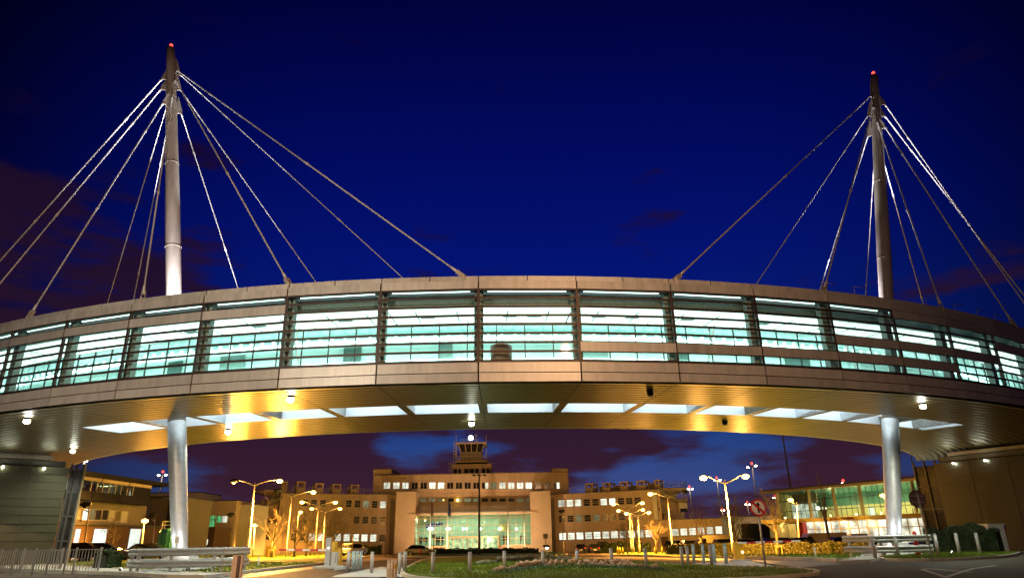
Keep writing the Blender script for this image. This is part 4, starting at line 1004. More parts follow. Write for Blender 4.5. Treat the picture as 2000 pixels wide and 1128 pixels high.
# green tank
T0 = at(325, 1060, 70); gt = G(T0.x, 70); tk = thing('storage_tank', (T0.x, 70, gt), 'green corrugated storage tank with a railed top, left of the left leg', 'tank')
zt = at(325, 1032, 70).z; b = MB(); b.tube([V(T0.x, 70, gt), V(T0.x, 70, zt-.3), V(T0.x, 70, zt)], [.78, .78, .66], 28); b.build('shell', M['tank_green'], tk)
b = MB()
for i in range(9): a = pi+pi*i/8; b.bar(V(T0.x+.79*cos(a), 70+.79*sin(a), gt), V(T0.x+.79*cos(a), 70+.79*sin(a), zt-.3), .06)
b.build('rib', M['tank_green'], tk)
b = MB()
for q in (.35, .7): b.tube([V(T0.x+.6*cos(2*pi*i/14), 70+.6*sin(2*pi*i/14), zt+q) for i in range(15)], .025, 5, False)
for i in range(7): b.bar(V(T0.x+.6*cos(2*pi*i/7), 70+.6*sin(2*pi*i/7), zt-.02), V(T0.x+.6*cos(2*pi*i/7), 70+.6*sin(2*pi*i/7), zt+.7), .03)
b.build('top_railing', M['galvanised'], tk)


# ================================================================ STREET LAMPS
PW = 44000
def street_lamp(px, py, Y, heads, lab, base_px=None, r=(.085, .055), name='street_lamp', cat='street lamp', group='street lamps', m='steel', mast=False, power=None, col=SODIUM):
    T = at(px, py, Y)
    x0 = at(base_px, 1075, Y).x if base_px else T.x
    g = G(x0, Y); x0 = T.x if abs(x0-T.x) > .9 else x0
    t = thing(name, (x0, Y, g), lab, cat, group)
    b = MB(); b.tube([V(x0, Y, g), V(x0, Y, g+1.2), V(x0, Y, g+1.22), T], [r[0]*1.35, r[0]*1.35, r[0], r[1]], 12); b.build('pole', M[m], t)
    for (hx, hy, lit) in heads:
        Hd = at(hx, hy, Y); sg = 1 if Hd.x > T.x else -1
        L_ = abs(Hd.x-T.x)
        b = MB()
        if L_ > .3:
            if not mast: b.tube([T+V(0, 0, -.35), T+V(sg*.5, 0, -.12), T+V(sg*L_*.55, 0, .12), V(Hd.x-sg*.35, Y, Hd.z+.22)], [.06, .055, .045, .04], 8)
            else: b.bar(T, V(Hd.x, Y, Hd.z+.1), .1)
            b.build('arm', M[m], t)
        b = MB(); k = (.62 if lit == 1 else 1.0) if not mast else .6
        b.tube([V(Hd.x-sg*.52*k, Y, Hd.z+.20), V(Hd.x-sg*.3*k, Y, Hd.z+.16), V(Hd.x+sg*.1*k, Y, Hd.z+.14), V(Hd.x+sg*.42*k, Y, Hd.z+.12)], [.07, .20*k, .24*k, .10], 10)
        hd = b.build('lamp_head', M['hub_dark'], t)
        b = MB(); rb = .33 if lit == 1 else (.34 if lit == 2 and mast else .2)
        c = V(Hd.x, Y, Hd.z+(.06 if lit == 1 else -.05))
        base = len(b.v); b.ball(c, rb, 14, .62)
        mt = {1: 'sodium_bulb', 2: 'white_bulb', .5: 'sodium_dim', 0: 'hub_dark'}[lit]
        bl = b.build('bulb', M[mt], None); off_ = t.location; bl.data.transform(Matrix.Translation(-off_)); bl.parent = hd
        if lit in (1, .5) or (lit == 2 and power):
            w_ = (power or (PW if Y < 80 else (36000 if Y < 100 else 15000)))*(1 if lit != .5 else .6)
            sh_ = .045 if Y < 80 and not power else .038; dy_ = -5 if 70 < Y < 80 else 0
            spot('lamp_light', (Hd.x, Y-.05, Hd.z-.30), (Hd.x, Y-.05+dy_, 0), w_, col, 150 if Y < 80 else 136, .4, t, .6); point('stray_light', (Hd.x, Y-.05, Hd.z-.42), w_*sh_, (1, .46, .10), t, .2)
    if mast:
        b = MB(); b.ball(T+V(0, 0, 1.1), .34, 8); b.build('red_beacon', M['red_beacon'], t)
        b = MB(); b.bar(T, T+V(0, 0, .9), .1); b.build('beacon_rod', M[m], t)
    return t
street_lamp(498, 941, 74, [(457, 941, .5), (546, 940, 1)], 'tall double armed street lamp nearest on the left, its right head flaring', 486)
street_lamp(570, 964, 88, [(541, 959.5, 0), (612, 961.5, 1)], 'double armed lamp left of the bare trees, only its right head lit', 559)
street_lamp(622, 984, 104, [(590, 981, 1), (655, 981.5, 1)], 'double armed sodium lamp behind the left barrier, wider and higher of the two close together', 615)
street_lamp(635.5, 996, 116, [(609, 993.5, 1), (664, 993.5, 1)], 'double armed sodium lamp behind the left barrier, lower and farther of the two close together', 630)
street_lamp(583, 1001, 124, [(587, 1000, 1)], 'distant single headed sodium lamp in front of the left wing', None, power=5000)
street_lamp(497.5, 1029, 98, [(497.5, 1026, 1)], 'short post top lamp beside the nearest left lamp pole', 494, power=6000)
street_lamp(282, 1021, 72, [(283, 1017.5, 1)], 'short flaring post top lamp in front of the brown office ground floor', 275, power=2500)
street_lamp(174, 990, 60, [(166, 987.5, 0)], 'unlit single headed lamp in front of the office block', 163, (.06, .045))
street_lamp(460, 1007, 86, [(450, 1006, 0)], 'unlit slim lamp in front of the low extension left of the terminal', 456, (.06, .045))
street_lamp(303, 1010, 80, [(297, 1008, 0)], 'unlit slim lamp beside the green tank', 297, (.06, .045))
street_lamp(1415, 936, 62, [(1374, 934, 1), (1456, 931, 1)], 'tall double armed street lamp nearest on the right, both heads flaring', 1432)
street_lamp(1303.5, 966, 87, [(1270.5, 965, 1), (1338, 962, 0)], 'double armed lamp in front of the right wing, only its left head lit', 1314)
street_lamp(1228, 988, 104, [(1198, 984.5, 1), (1254.5, 982.5, 1)], 'double armed sodium lamp by the right wing, highest of the group of three', 1234)
street_lamp(1233, 999, 117, [(1208, 997.5, 1), (1255.5, 995.5, 1)], 'double armed sodium lamp by the right wing, middle one of the group of three', 1238)
street_lamp(1245.5, 1004, 108, [(1223.5, 1003, 1), (1267, 1001, 1)], 'double armed sodium lamp by the right wing, rightmost and lowest of the group of three', 1250)
street_lamp(1556, 979, 90, [(1544, 976.5, 1)], 'single headed lamp in front of the glass terminal', 1563, power=9000)
street_lamp(1732, 969, 95, [(1724, 967.5, 1)], 'single headed lamp half behind the right leg', 1740, power=9000)
street_lamp(1097, 1001, 104, [(1096.5, 999.5, 0)], 'slim unlit post lamp in front of the right wing', 1101, (.06, .05))
street_lamp(1068, 1069, 100, [(1068, 1068, 2)], 'low white marker lamp at the foot of the sign board by the right pier', 1068, (.05, .05), power=60, col=(1, .9, .7))
# apron masts far beyond
for px, py, Y, hs, lab in ((317, 928, 200, [(310, 927), (324, 926.5)], 'white lit apron mast with red beacon left of the left leg'),
    (1400.5, 939, 220, [(1396, 936.5), (1406, 936)], 'apron mast with red beacon just left of the nearest right street lamp'),
    (1469, 912, 190, [(1460.5, 911.5), (1476, 908.5)], 'tallest apron mast with red beacon above the no ahead sign'),
    (1347, 956, 230, [(1344, 953.5), (1352, 953.5)], 'apron mast with red beacon beside the round canopy of the right wing'),
    (1411, 998, 300, [(1408, 995.5), (1414, 995.5)], 'small distant apron mast low over the right extension'),
    (1460, 985, 280, [(1457, 984), (1464, 984)], 'distant apron mast just left of the no ahead sign'),
    (1515, 973, 250, [(1511.5, 971), (1518.5, 970.5)], 'distant apron mast behind the bare tree by the glass terminal'),
    (1648, 945.5, 190, [(1645, 943), (1653, 943)], 'apron mast lights just above the glass terminal roof'),
    (165, 901, 150, [(158, 899), (168, 899)], 'floodlight mast above the office block next to the left tower')):
    street_lamp(px, py, Y, [(a, c, 2) for a, c in hs], lab, None, (.22, .16), 'apron_mast', 'light mast', 'apron floodlight masts', mast=True)
# unlit centre mast with three dark floods
P = at(936, 927, 104); g = G(P.x, 104); t = thing('floodlight_mast', (P.x, 104, g), 'tall dark mast with three unlit floods in the lawn before the entrance hall', 'light mast')
b = MB(); b.tube([V(P.x, 104, g), P], [.2, .11], 10); b.build('pole', M['dark_trim'], t)
b = MB(); b.bar(P+V(-.9, 0, 0), P+V(.9, 0, 0), .08); b.build('crossbar', M['dark_trim'], t)
for dx in (-.8, 0, .8): b = MB(); b.bar(P+V(dx-.22, -.2, .05), P+V(dx+.22, -.2, -.1), .3, .25); b.build('flood', M['hub_dark'], t)
# flagpoles
for i, (px, pb, yt) in enumerate(((841.5, 840, 972), (875, 875, 972), (991, 992, 972), (1023, 1024, 976))):
    P = at(px, yt, 128); g = G(P.x, 128); lab = ['leftmost white flagpole in front of the glazed hall', 'second white flagpole from the left, before the glazed hall', 'third white flagpole from the left, before the glazed hall', 'rightmost white flagpole before the glazed hall'][i]
    t = thing('flagpole', (P.x, 128, g), lab, 'flagpole', 'flagpoles before the entrance'); b = MB(); b.tube([V(P.x, 128, g), P], [.11, .06], 8); b.build('pole', M['render_white'], t)
    b = MB(); b.ball(P+V(0, 0, .1), .12, 8); b.build('finial', M['render_white'], t)
    if i in (0, 1):
        b = MB()
        for k in range(6):
            x = P.x+.1+.12*sin(k*1.3); z1 = P.z-.5; b.quad(V(P.x+.08+.09*k, 128+.08*sin(k*2), z1-2.6), V(P.x+.17+.09*k, 128+.08*sin(k*2+2), z1-2.5-.1*k), V(P.x+.17+.06*k, 128+.08*sin(k*2+2), z1-.3*k*.4), V(P.x+.08+.06*k, 128+.08*sin(k*2), z1-.1*k))
        b.build('flag', M['brick_brown' if i == 0 else 'lobby_blue'], t)
# two very tall thin masts beyond the glass terminal
for (x0, y0, x1, y1, Y, lab) in ((1528, 846, 1545, 960, 175, 'very tall thin orange lit pole rising behind the glass terminal, under the soffit'), (1776, 876, 1790, 940, 150, 'thin brightly lit pole between the right leg and the right tower')):
    P = at(x1, y1, Y); Q = at(x0, y0, Y); b = MB(); g = G(P.x, Y); b.tube([V(P.x, Y, g), V(P.x+(Q.x-P.x)*.2, Y, P.z), Q], [.3, .25, .18] if Y > 160 else [.2, .15, .1], 8); tag(b.build('tall_pole', M['render_cream']), lab, 'pole')

# street lighting on our side of the bridge, behind the viewer
def near_mast(x, y, h, power, lab, col=WARM, aim=(-6, 29, 9)):
    t = thing('street_lamp', (x, y, G(x, y)), lab, 'street lamp', 'street lamps'); b = MB(); b.tube([V(x, y, 0), V(x, y, h)], [.16, .09], 10); b.build('pole', M['steel'], t)
    b = MB(); b.ball(V(x, y, h+.1), .34, 14, .6); b.build('bulb', M['sodium_bulb'], t)
    spot('lamp_light', (x, y+.1, h-.4), aim, power, col, 100, 1.0, t, .3); point('stray_light', (x, y+.1, h-.5), power*.16, col, t, .3)
near_mast(8.2, -2.5, 18.5, 21000, 'high street lamp behind the viewer, mirrored in the bridge glass', (1, .54, .26))
near_mast(-19, 2, 12, 16000, 'street lamp behind the viewer to the left', (1, .84, .62), (-12, 31, 10))

# ================================================================ BARE TREES
def bare_tree(px, pyb, pyt, Y, spread, lab, seed, trunk=.30, tm='bark', lean=0, name='bare_tree', density=1.0, tie=True):
    rnd = random.Random(seed); P = at(px, pyb, Y); g = G(P.x, Y); Ht_ = at(px, pyt, Y).z-g
    t = thing(name, (P.x, Y, g), lab, 'tree', 'bare winter trees')
    tb_ = MB(); rt = .016*Ht_+.03
    th0 = Ht_*trunk; top = V(P.x+lean*th0, Y, g+th0)
    tb_.tube([V(P.x, Y, g-.05), V(P.x+lean*th0*.4, Y, g+th0*.5), top], [rt*1.25, rt, rt*.9], 8); tb_.build('trunk', M[tm], t)
    b = MB()
    def grow(p, d, ln, r, lv):
        n = 3; pts = [p]; q = p; dd = d.normalized(); rr = [r]
        for i in range(n):
            dd = (dd+V(rnd.uniform(-.16, .16), rnd.uniform(-.16, .16), rnd.uniform(-.05, .15))).normalized(); q = q+dd*ln/n; pts.append(q); rr.append(max(.007, r*(1-.28*(i+1))))
        b.tube(pts, rr, 5 if lv < 2 else 4, False)
        if lv < 4:
            for i in range(int((3 if lv < 2 else 3)*density)+(1 if rnd.random() < .5 else 0)):
                u = rnd.choice((1, 2, 3)) if lv else rnd.choice((1, 2, 3)); s = pts[u]
                side = V(rnd.uniform(-1, 1), rnd.uniform(-1, 1), rnd.uniform(-.1, .4)).normalized()
                grow(s, (dd*1.0+side*spread*1.1).normalized(), ln*rnd.uniform(.55, .78), max(.008, rr[u]*.75), lv+1)
    for i in range(6):
        a = 2*pi*i/6+rnd.uniform(-.4, .4); d = V(cos(a)*spread, sin(a)*spread, 1).normalized()
        grow(V(P.x+lean*th0*(.7+.05*i), Y, g+th0*(.72+.055*i)), d, (Ht_-th0)*.50, rt*.55, 1)
    grow(top, V(lean, 0, 1), (Ht_-th0)*.52, rt*.8, 0)
    b.build('crown', M[tm], t)
    return t
bare_tree(530, 1088, 975, 76, .75, 'upright bare tree with wide golden branches left of the left barrier arm', 3, .30, density=.7)
bare_tree(574, 1087, 1005, 84, .6, 'slim bare tree just right of the second left street lamp', 5, .35, density=.8)
bare_tree(598, 1080, 1000, 98, .9, 'broad dense bare tree behind the left street lamps', 11, .32, density=1.3)
bare_tree(606, 1080, 1012, 108, .9, 'low twiggy bare tree at the centre of the left lawn', 12, .28, density=1.2)
bare_tree(646, 1076, 1003, 100, .7, 'golden bare tree directly behind the left barrier post', 8, .35, density=1.2)
bare_tree(650, 1074, 985, 125, 1.0, 'large dim bare tree against the left wing windows', 21, .3, density=1.2)
bare_tree(218, 1068, 1010, 66, .8, 'thin dark sapling in front of the office block', 31, .4, density=.7)
bare_tree(1282, 1078, 1015, 90, .85, 'short bare tree before the right wing, beside the lone right lamp', 14, .45)
bare_tree(1226, 1076, 1013, 98, .8, 'small bright bare tree at the foot of the three grouped lamps', 15, .35)
bare_tree(1247, 1075, 1022, 96, .8, 'smallest bare tree between the three grouped lamps', 17, .4, density=.7)
bare_tree(1372, 1072, 990, 86, .45, 'slender bare tree in front of the row of low lit windows', 18, .35, density=.8)
bare_tree(1438, 1062, 963, 76, .55, 'golden bare tree right behind the nearest right street lamp', 19, .34)
bare_tree(1452, 1064, 1005, 98, .8, 'dim small bare tree under the glazed walkway', 20, .3, density=.7)
bare_tree(1520, 1079, 968, 68, .7, 'bare tree with dark crooked trunk behind the right barrier arm', 23, .42, lean=.05)
bare_tree(1622, 1070, 935, 74, .16, 'tall narrow poplar like sapling before the glass terminal', 26, .45, density=.8)

# ================================================================ BOLLARDS
def bollard(px, pt, pb, lab, grp, m='bollard_grey', h=None, r=.085, name='bollard', cap=True):
    """the ground sits where the foot meets it; height follows the picture"""
    P = gpt(px, pb); P = V(P.x, P.y, G(P.x, P.y)); hh = h or max(.75, min(1.35, at(px, pt, P.y).z-P.z))
    t = thing(name, P, lab, 'bollard', grp); b = MB(); b.tube([P-V(0, 0, .05), P+V(0, 0, hh-.03)], r, 16); b.build('post', M[m], t)
    b = MB(); b.tube([P+V(0, 0, hh-.028), P+V(0, 0, hh-.005), P+V(0, 0, hh+.01)], [r*1.12, r*1.12, r*.6], 16); b.build('cap', M['galvanised' if m != 'blue_bollard' else m], t)
    b = MB(); b.box(P.x-r*1.6, P.x+r*1.6, P.y-r*1.6, P.y+r*1.6, P.z-.02, P.z+.02); b.build('base_plate', M['bollard_grey'], t)
    return t
gL = 'bollards left of the central lawn'; gC = 'row of bollards across the central lawn'; gR = 'bollards on the right pavement'; gF = 'tilting bollards before the right tower'
for x, a, c, m, lab in ((679, 1075, 1117, 'bollard_grey', 'leftmost grey bollard on the left pavement'), (688.5, 1075, 1114, 'blue_bollard', 'blue bollard next to the leftmost grey one'), (696, 1075, 1112.5, 'blue_bollard', 'middle blue bollard on the left pavement'), (703.5, 1075, 1111, 'blue_bollard', 'rightmost blue bollard of the left pavement, with a pale cap'), (725.5, 1077, 1119, 'bollard_grey', 'lone grey bollard right of the blue ones on the left pavement'), (780, 1078, 1121, 'bollard_grey', 'left one of the close pair at the left corner of the central lawn'), (789.5, 1077, 1120, 'bollard_grey', 'right one of the close pair at the left corner of the central lawn')):
    bollard(x, a, c, lab, gL, m)
for x, a, c, lab in ((845, 1078, 1123, 'first bollard of the lawn row, farthest left'), (917.5, 1077, 1120, 'second bollard of the lawn row, below the control tower'), (985.5, 1075, 1114, 'third bollard of the lawn row, left of the rock edging'), (1061, 1074, 1112, 'fourth bollard of the lawn row, behind the top of the rock edging'), (1128, 1072, 1109, 'fifth bollard of the lawn row'), (1195.5, 1070, 1110, 'sixth bollard of the lawn row, near the rock edging end'), (1263, 1069, 1111, 'seventh bollard of the lawn row, farthest right')):
    bollard(x, a, c, lab, gC)
for x, a, c, m, lab in ((1334, 1067, 1110, 'bollard_grey', 'front grey bollard at the left of the right pavement'), (1345, 1066, 1107, 'bollard_grey', 'second grey bollard on the right pavement'), (1356.5, 1062, 1100, 'blue_bollard', 'first pale blue bollard on the right pavement'), (1375.5, 1062, 1101, 'blue_bollard', 'second pale blue bollard, right of the first'), (1391, 1063, 1108.5, 'bollard_grey', 'thick grey bollard in front of the third blue one'), (1396.5, 1062, 1100, 'blue_bollard', 'third pale blue bollard, half behind a grey one'), (1419, 1061, 1101.5, 'blue_bollard', 'blue grey bollard left of the yellow barrier box')):
    bollard(x, a, c, lab, gR, m)
for x, a, c, lab in ((1711, 1050, 1094, 'bollard in front of the left end of the right guard rail'), (1756, 1045.5, 1091, 'bollard in front of the right leg plinth'), (1835, 1041, 1088, 'bollard at the right end of the right guard rail'), (1876, 1040, 1085, 'first bollard in front of the dark hedge'), (1916, 1039, 1084, 'second bollard in front of the dark hedge'), (1963, 1038, 1080, 'farthest right bollard, beside the white cabinet')):
    bollard(x, a, c, lab, gF)
for x, a, c, lab in ((504, 1090, 1109, 'short white marker post on the left lawn edge'), (1594, 1070, 1091, 'short white marker post on the right lawn edge')):
    bollard(x, a, c, lab, 'marker posts at the lawn edges', 'sign_white', .62, .05, 'marker_post')
# three tagged concrete posts
for i, (x, lab) in enumerate(((760, 'left one of three concrete posts with a white tag'), (766.5, 'middle one of three concrete posts with a white tag'), (773, 'right one of three concrete posts, with a yellow tag'))):
    d = ray(x, 1090); Y = 22.0+.25*i; P = V(d.x*Y, Y, G(0, Y)); zt = at(x, 1091, Y).z
    t = thing('concrete_post', P, lab, 'post', 'tagged concrete posts'); b = MB(); b.box(P.x-.05, P.x+.05, Y-.05, Y+.05, P.z-.05, zt-.05)
    b.hexa([V(P.x-.05, Y-.05, zt-.05), V(P.x+.05, Y-.05, zt-.05), V(P.x+.05, Y+.05, zt-.05), V(P.x-.05, Y+.05, zt-.05), V(P.x-.02, Y-.05, zt), V(P.x+.02, Y-.05, zt), V(P.x+.02, Y+.05, zt), V(P.x-.02, Y+.05, zt)]); b.build('post', M['bollard_concrete'], t)
    b = MB(); b.box(P.x-.035, P.x+.035, Y-.058, Y-.052, zt-.27, zt-.12); b.build('tag', M['yellow_paint' if i == 2 else 'sign_white'], t)
    if i == 2: b = MB(); b.box(P.x-.008, P.x+.008, Y-.062, Y-.059, zt-.25, zt-.14); b.build('tag_mark', M['sign_black'], t)
# sign post back in the left foreground
d = ray(464, 1100); Y = 21.; P = V(d.x*Y, Y, 0); zt = at(466, 1083, Y).z
t = thing('marker_board', P, 'peach coloured marker board with brown centre stripe in the left foreground', 'marker board')
b = MB(); b.box(P.x-.15, P.x+.15, Y-.04, Y+.04, -.05, zt); b.build('board', M['post_peach'], t, bevel=.01)
b = MB(); b.box(P.x-.005, P.x+.065, Y-.046, Y-.041, .0, zt-.01); b.build('stripe', M['brick_brown'], t)
b = MB(); b.box(P.x+.07, P.x+.095, Y-.047, Y-.041, .0, zt-.01); b.build('stripe', M['dark_trim'], t)

# ================================================================ GUARD RAILS
def wbeam(b, P, Q, z, n):
    """W shaped crash barrier beam between P and Q, n = normal towards the viewer"""
    pr = [(-.165, 0), (-.12, .055), (-.06, .055), (-.02, .005), (.02, .005), (.06, .055), (.12, .055), (.165, 0)]
    a = [V(P.x, P.y, z+q[0])+n*q[1] for q in pr]; c = [V(Q.x, Q.y, z+q[0])+n*q[1] for q in pr]
    for i in range(7): b.quad(a[i], c[i], c[i+1], a[i+1]); b.quad(a[i]-n*.012, a[i+1]-n*.012, c[i+1]-n*.012, c[i]-n*.012)
    b.poly([x for x in a]+[x-n*.012 for x in reversed(a)]); b.poly([x for x in c]+[x-n*.012 for x in reversed(c)])
def guardrail(pts, posts, lab, z1, z2):
    """pts plan polyline"""
    g = G(*pts[0]); t = thing('guard_rail', (pts[0][0], pts[0][1], g), lab, 'guard rail', 'crash barriers at the bridge legs')
    for z in (z1, z2):
        b = MB()
        for i in range(len(pts)-1):
            P = V(*pts[i], 0); Q = V(*pts[i+1], 0); u = (Q-P).normalized(); n = V(u.y, -u.x, 0); n = -n if n.dot(P) > 0 else n
            wbeam(b, P, Q, g+z, n)
        b.build('beam', M['galvanised'], t)
    for (x, y) in posts:
        b = MB(); gg = G(x, y); b.box(x-.055, x+.055, y+.02, y+.13, gg-.05, g+z1+.19); b.build('post', M['galvanised'], t)
yl = 34.2
LX = lambda px, Y: at(px, 1090, Y).x
guardrail([(LX(251, 35.6), 35.6), (LX(268, 34.6), 34.6), (LX(436, yl-.2), yl-.2), (LX(486, 36.2), 36.2)], [(LX(p, y), y) for p, y in ((257, 35.6), (270, 34.8), (333, 34.5), (417, 34.2), (433, 34.1), (478, 35.9))], 'double galvanised guard rail in front of the left leg', .96, .44)
guardrail([(LX(250, 39.6), 39.6), (LX(480, 39.2), 39.2)], [(LX(p, 39.5), 39.5) for p in (268, 318, 333, 420, 478)], 'rear galvanised guard rail behind the left leg plinth', .96, .44)
guardrail([(LX(1652, 39.0), 39.0), (LX(1716, 37.2), 37.2), (LX(1826, 37.6), 37.6)], [(LX(p, y), y) for p, y in ((1665, 38.8), (1727, 37.3), (1752, 37.5), (1820, 37.7))], 'double galvanised guard rail in front of the right leg', .98, .46)
guardrail([(LX(1700, 43.4), 43.4), (LX(1828, 43.2), 43.2)], [(LX(p, 43.4), 43.4) for p in (1705, 1760, 1822)], 'rear galvanised guard rail behind the right leg', .98, .46)
# small notice on the left leg guard rail
P = V(LX(341, 34.0), 33.95, 0); t = thing('notice_board', (P.x, P.y, 1.2), 'small white notice clipped above the left guard rail', 'notice'); b = MB(); zz = at(341, 1060, 34).z
b.box(P.x-.11, P.x+.11, P.y, P.y+.02, zz, zz+.30); b.build('plate', M['sign_white'], t); b = MB(); b.box(P.x-.015, P.x+.015, P.y+.021, P.y+.04, zz-.35, zz+.25); b.build('clip', M['galvanised'], t)
b = MB()
for k in range(4): b.box(P.x-.07, P.x+.07-.02*(k % 2), P.y-.004, P.y-.001, zz+.06+.055*k, zz+.075+.055*k)
b.build('print', M['bollard_grey'], t)
# ================================================================ RAILINGS at the left
def fence(pts, lab, sp=.125, h=1.15):
    g = G(*pts[0]); t = thing('railing', (pts[0][0], pts[0][1], g), lab, 'railing')
    for i in range(len(pts)-1):
        P = V(*pts[i], G(*pts[i])); Q = V(*pts[i+1], G(*pts[i+1])); ln = (Q-P).length; n = int(ln/sp); b = MB()
        b.bar(P+V(0, 0, h), Q+V(0, 0, h), .045, .03); b.bar(P+V(0, 0, .12), Q+V(0, 0, .12), .045, .03)
        for k in range(1, n): p = P+(Q-P)*(k/n); b.bar(p+V(0, 0, .13), p+V(0, 0, h-.02), .026)
        b.build('panel', M['railing_grey'], t)
        b = MB(); b.box(Q.x-.04, Q.x+.04, Q.y-.04, Q.y+.04, Q.z-.05, Q.z+h+.1); b.build('post', M['railing_grey'], t)
pp = [(-40, 1101), (0, 1101), (27, 1101), (70, 1100.5), (96, 1100), (130, 1100), (148, 1099.5), (195, 1099)]
fence([(LX(x, Y), Y) for x, Y in ((-60, 36.5), (0, 36.4), (27, 36.2), (68, 36.2), (95, 36.3), (129, 36.6), (147, 36.9), (195, 37.6))], 'galvanised pedestrian railings in front of the left tower')
fence([(LX(x, Y), Y) for x, Y in ((-60, 41), (45, 41), (120, 41.5))], 'rear run of galvanised railings closer to the left tower')

# ================================================================ BARRIERS
def arm(b1, b2, P, Q, n, h=.10):
    for i in range(n):
        a = P+(Q-P)*(i/n); c = P+(Q-P)*((i+1)/n); (b1 if i % 2 == 0 else b2).bar(a, c, .05, h)
P = gpt(641, 1109); Yb = P.y; g = G(P.x, Yb)
t = thing('barrier_gate', (P.x, Yb, g), 'left car park barrier with red and white arm lowered across the driveway', 'barrier')
b = MB(); x = LX(641.5, Yb); b.box(x-.19, x+.11, Yb-.13, Yb+.13, g, at(641, 1049, Yb).z); b.build('post', M['galvanised'], t, bevel=.01)
b1, b2 = MB(), MB(); arm(b1, b2, at(637, 1073.2, Yb-.18), at(545, 1072.4, Yb-.18), 6); b1.build('arm', M['arm_white'], t); b2.build('arm_stripe', M['arm_red'], t)
b = MB(); x0 = LX(647, Yb); b.box(x0-.05, x0+.32, Yb+.1, Yb+.5, g, at(650, 1077, Yb).z); b.build('cabinet', M['cabinet_grey'], t, bevel=.01)
b = MB(); b.box(x0+.22, x0+.24, Yb+.09, Yb+.098, g+.3, g+.8); b.box(x0+.26, x0+.29, Yb+.09, Yb+.098, g+.75, g+.8); b.build('cabinet_door', M['hub_dark'], t)
b = MB(); b.box(x0-.9, x0+.9, Yb-.5, Yb+.9, g-.02, g+.14); b.build('plinth', M['concrete'], t, bevel=.02)
b = MB(); b.ball((LX(641.5, Yb), Yb-.15, at(641, 1069, Yb).z), .03, 8); b.build('indicator', M['white_bulb'], t)
x1 = LX(657.5, Yb+.8); t = thing('machine_cabinet', (x1, Yb+.9, g), 'tall yellow cabinet behind the left barrier', 'cabinet'); b = MB(); b.box(x1-.20, x1+.18, Yb+.95, Yb+1.5, g-.05, at(657, 1070, Yb+1).z); b.build('body', M['yellow_paint'], t, bevel=.02)
b = MB(); b.box(x1-.23, x1+.21, Yb+.92, Yb+1.53, at(657, 1070, Yb+1).z+.002, at(657, 1070, Yb+1).z+.04); b.build('lid', M['yellow_paint'], t)
x1 = LX(650, 44); t = thing('machine_cabinet', (x1, 44, 0), 'yellow sign panel standing just behind the left barrier post', 'cabinet'); b = MB(); b.box(x1-.22, x1+.2, 44, 44.15, G(x1, 44), at(650, 1057, 44).z); b.build('panel', M['yellow_paint'], t); b = MB(); b.box(x1-.26, x1+.24, 43.98, 44.17, G(x1, 44)-.02, G(x1, 44)+.08); b.build('foot', M['concrete'], t)
P = gpt(1444, 1096); Yb = P.y; g = G(P.x, Yb)
t = thing('barrier_gate', (P.x, Yb, g), 'right car park barrier with yellow box and raised level red and white arm', 'barrier')
x = LX(1443.5, Yb); zt = at(1440, 1057.5, Yb).z; b = MB(); b.box(x-.24, x+.26, Yb-.2, Yb+.2, g+.1, zt); b.build('box', M['yellow_paint'], t, bevel=.02)
b = MB(); b.box(x-.45, x+.6, Yb-.35, Yb+.35, g-.03, g+.11); b.build('plinth', M['concrete'], t, bevel=.02)
b1, b2 = MB(), MB(); arm(b1, b2, at(1441, 1059.5, Yb-.28), at(1563, 1055, Yb-.28), 7, .09); b1.build('arm', M['arm_white'], t); b2.build('arm_stripe', M['arm_red'], t)
b = MB(); b.ball((LX(1449.5, Yb), Yb-.22, at(1449, 1077, Yb).z), .035, 8); b.build('indicator', M['white_bulb'], t)

# ================================================================ SIGNS
d = ray(1496, 1110); P = gpt(1496, 1110); Ys = P.y; g = P.z
t = thing('road_sign', P, 'round red and white no straight ahead sign on a grey pole', 'road sign', None)
c = at(1483.5, 990.5, Ys); b = MB(); b.tube([P-V(0, 0, .05), V(P.x, Ys, c.z-.35), V(c.x, Ys, c.z+.2)] if abs(P.x-c.x) > .3 else [P, V(P.x, Ys, c.z+.2)], .045, 10)
t.children; b.build('pole', M['galvanised'], t)
cx0 = P.x if abs(P.x-c.x) <= .3 else c.x
c = V(cx0, Ys-.07, c.z); rr = .365; q_ = rr/.43
def disc(b, c, r, y0, y1, n=40): b.tube([V(c.x, y1, c.z), V(c.x, y0, c.z)], r, n)
b = MB(); disc(b, c, rr, c.y-.012, c.y+.012); b.build('rim', M['sign_red'], t)
b = MB(); disc(b, c, rr*.80, c.y-.018, c.y-.0125); b.build('face', M['sign_white'], t)
b = MB(); y0 = c.y-.024
b.prism([(c.x+u_*q_, c.z+v_*q_) for u_, v_ in ((-.045, -.27), (.045, -.27), (.045, .10), (.13, .10), (0, .29), (-.13, .10), (-.045, .10))], y0, y0+.005); b.build('arrow', M['sign_black'], t)
b = MB(); k = .265*q_; w = .042*q_
b.prism([(c.x-k-w, c.z+k-w), (c.x-k+w, c.z+k+w), (c.x+k+w, c.z-k+w), (c.x+k-w, c.z-k-w)], y0-.006, y0-.001); b.build('slash', M['sign_red'], t)
P = gpt(1823, 1095.5); Ys = P.y; t = thing('road_sign', P, 'back of a brown octagonal sign on a thin pole near the right leg', 'road sign')
c = at(1793, 973.5, Ys); tx = c.x; P2 = V((P.x+tx)/2, Ys, P.z)
b = MB(); b.tube([P-V(0, 0, .05), V(P.x+(tx-P.x), Ys, c.z+.28)], .038, 10); b.build('pole', M['galvanised'], t)
b = MB(); r8 = .42; b.prism([(c.x+r8*cos(pi/8+pi/4*i), c.z+r8*sin(pi/8+pi/4*i)) for i in range(8)], Ys+.045, Ys+.055); b.build('plate', M['sign_back'], t)
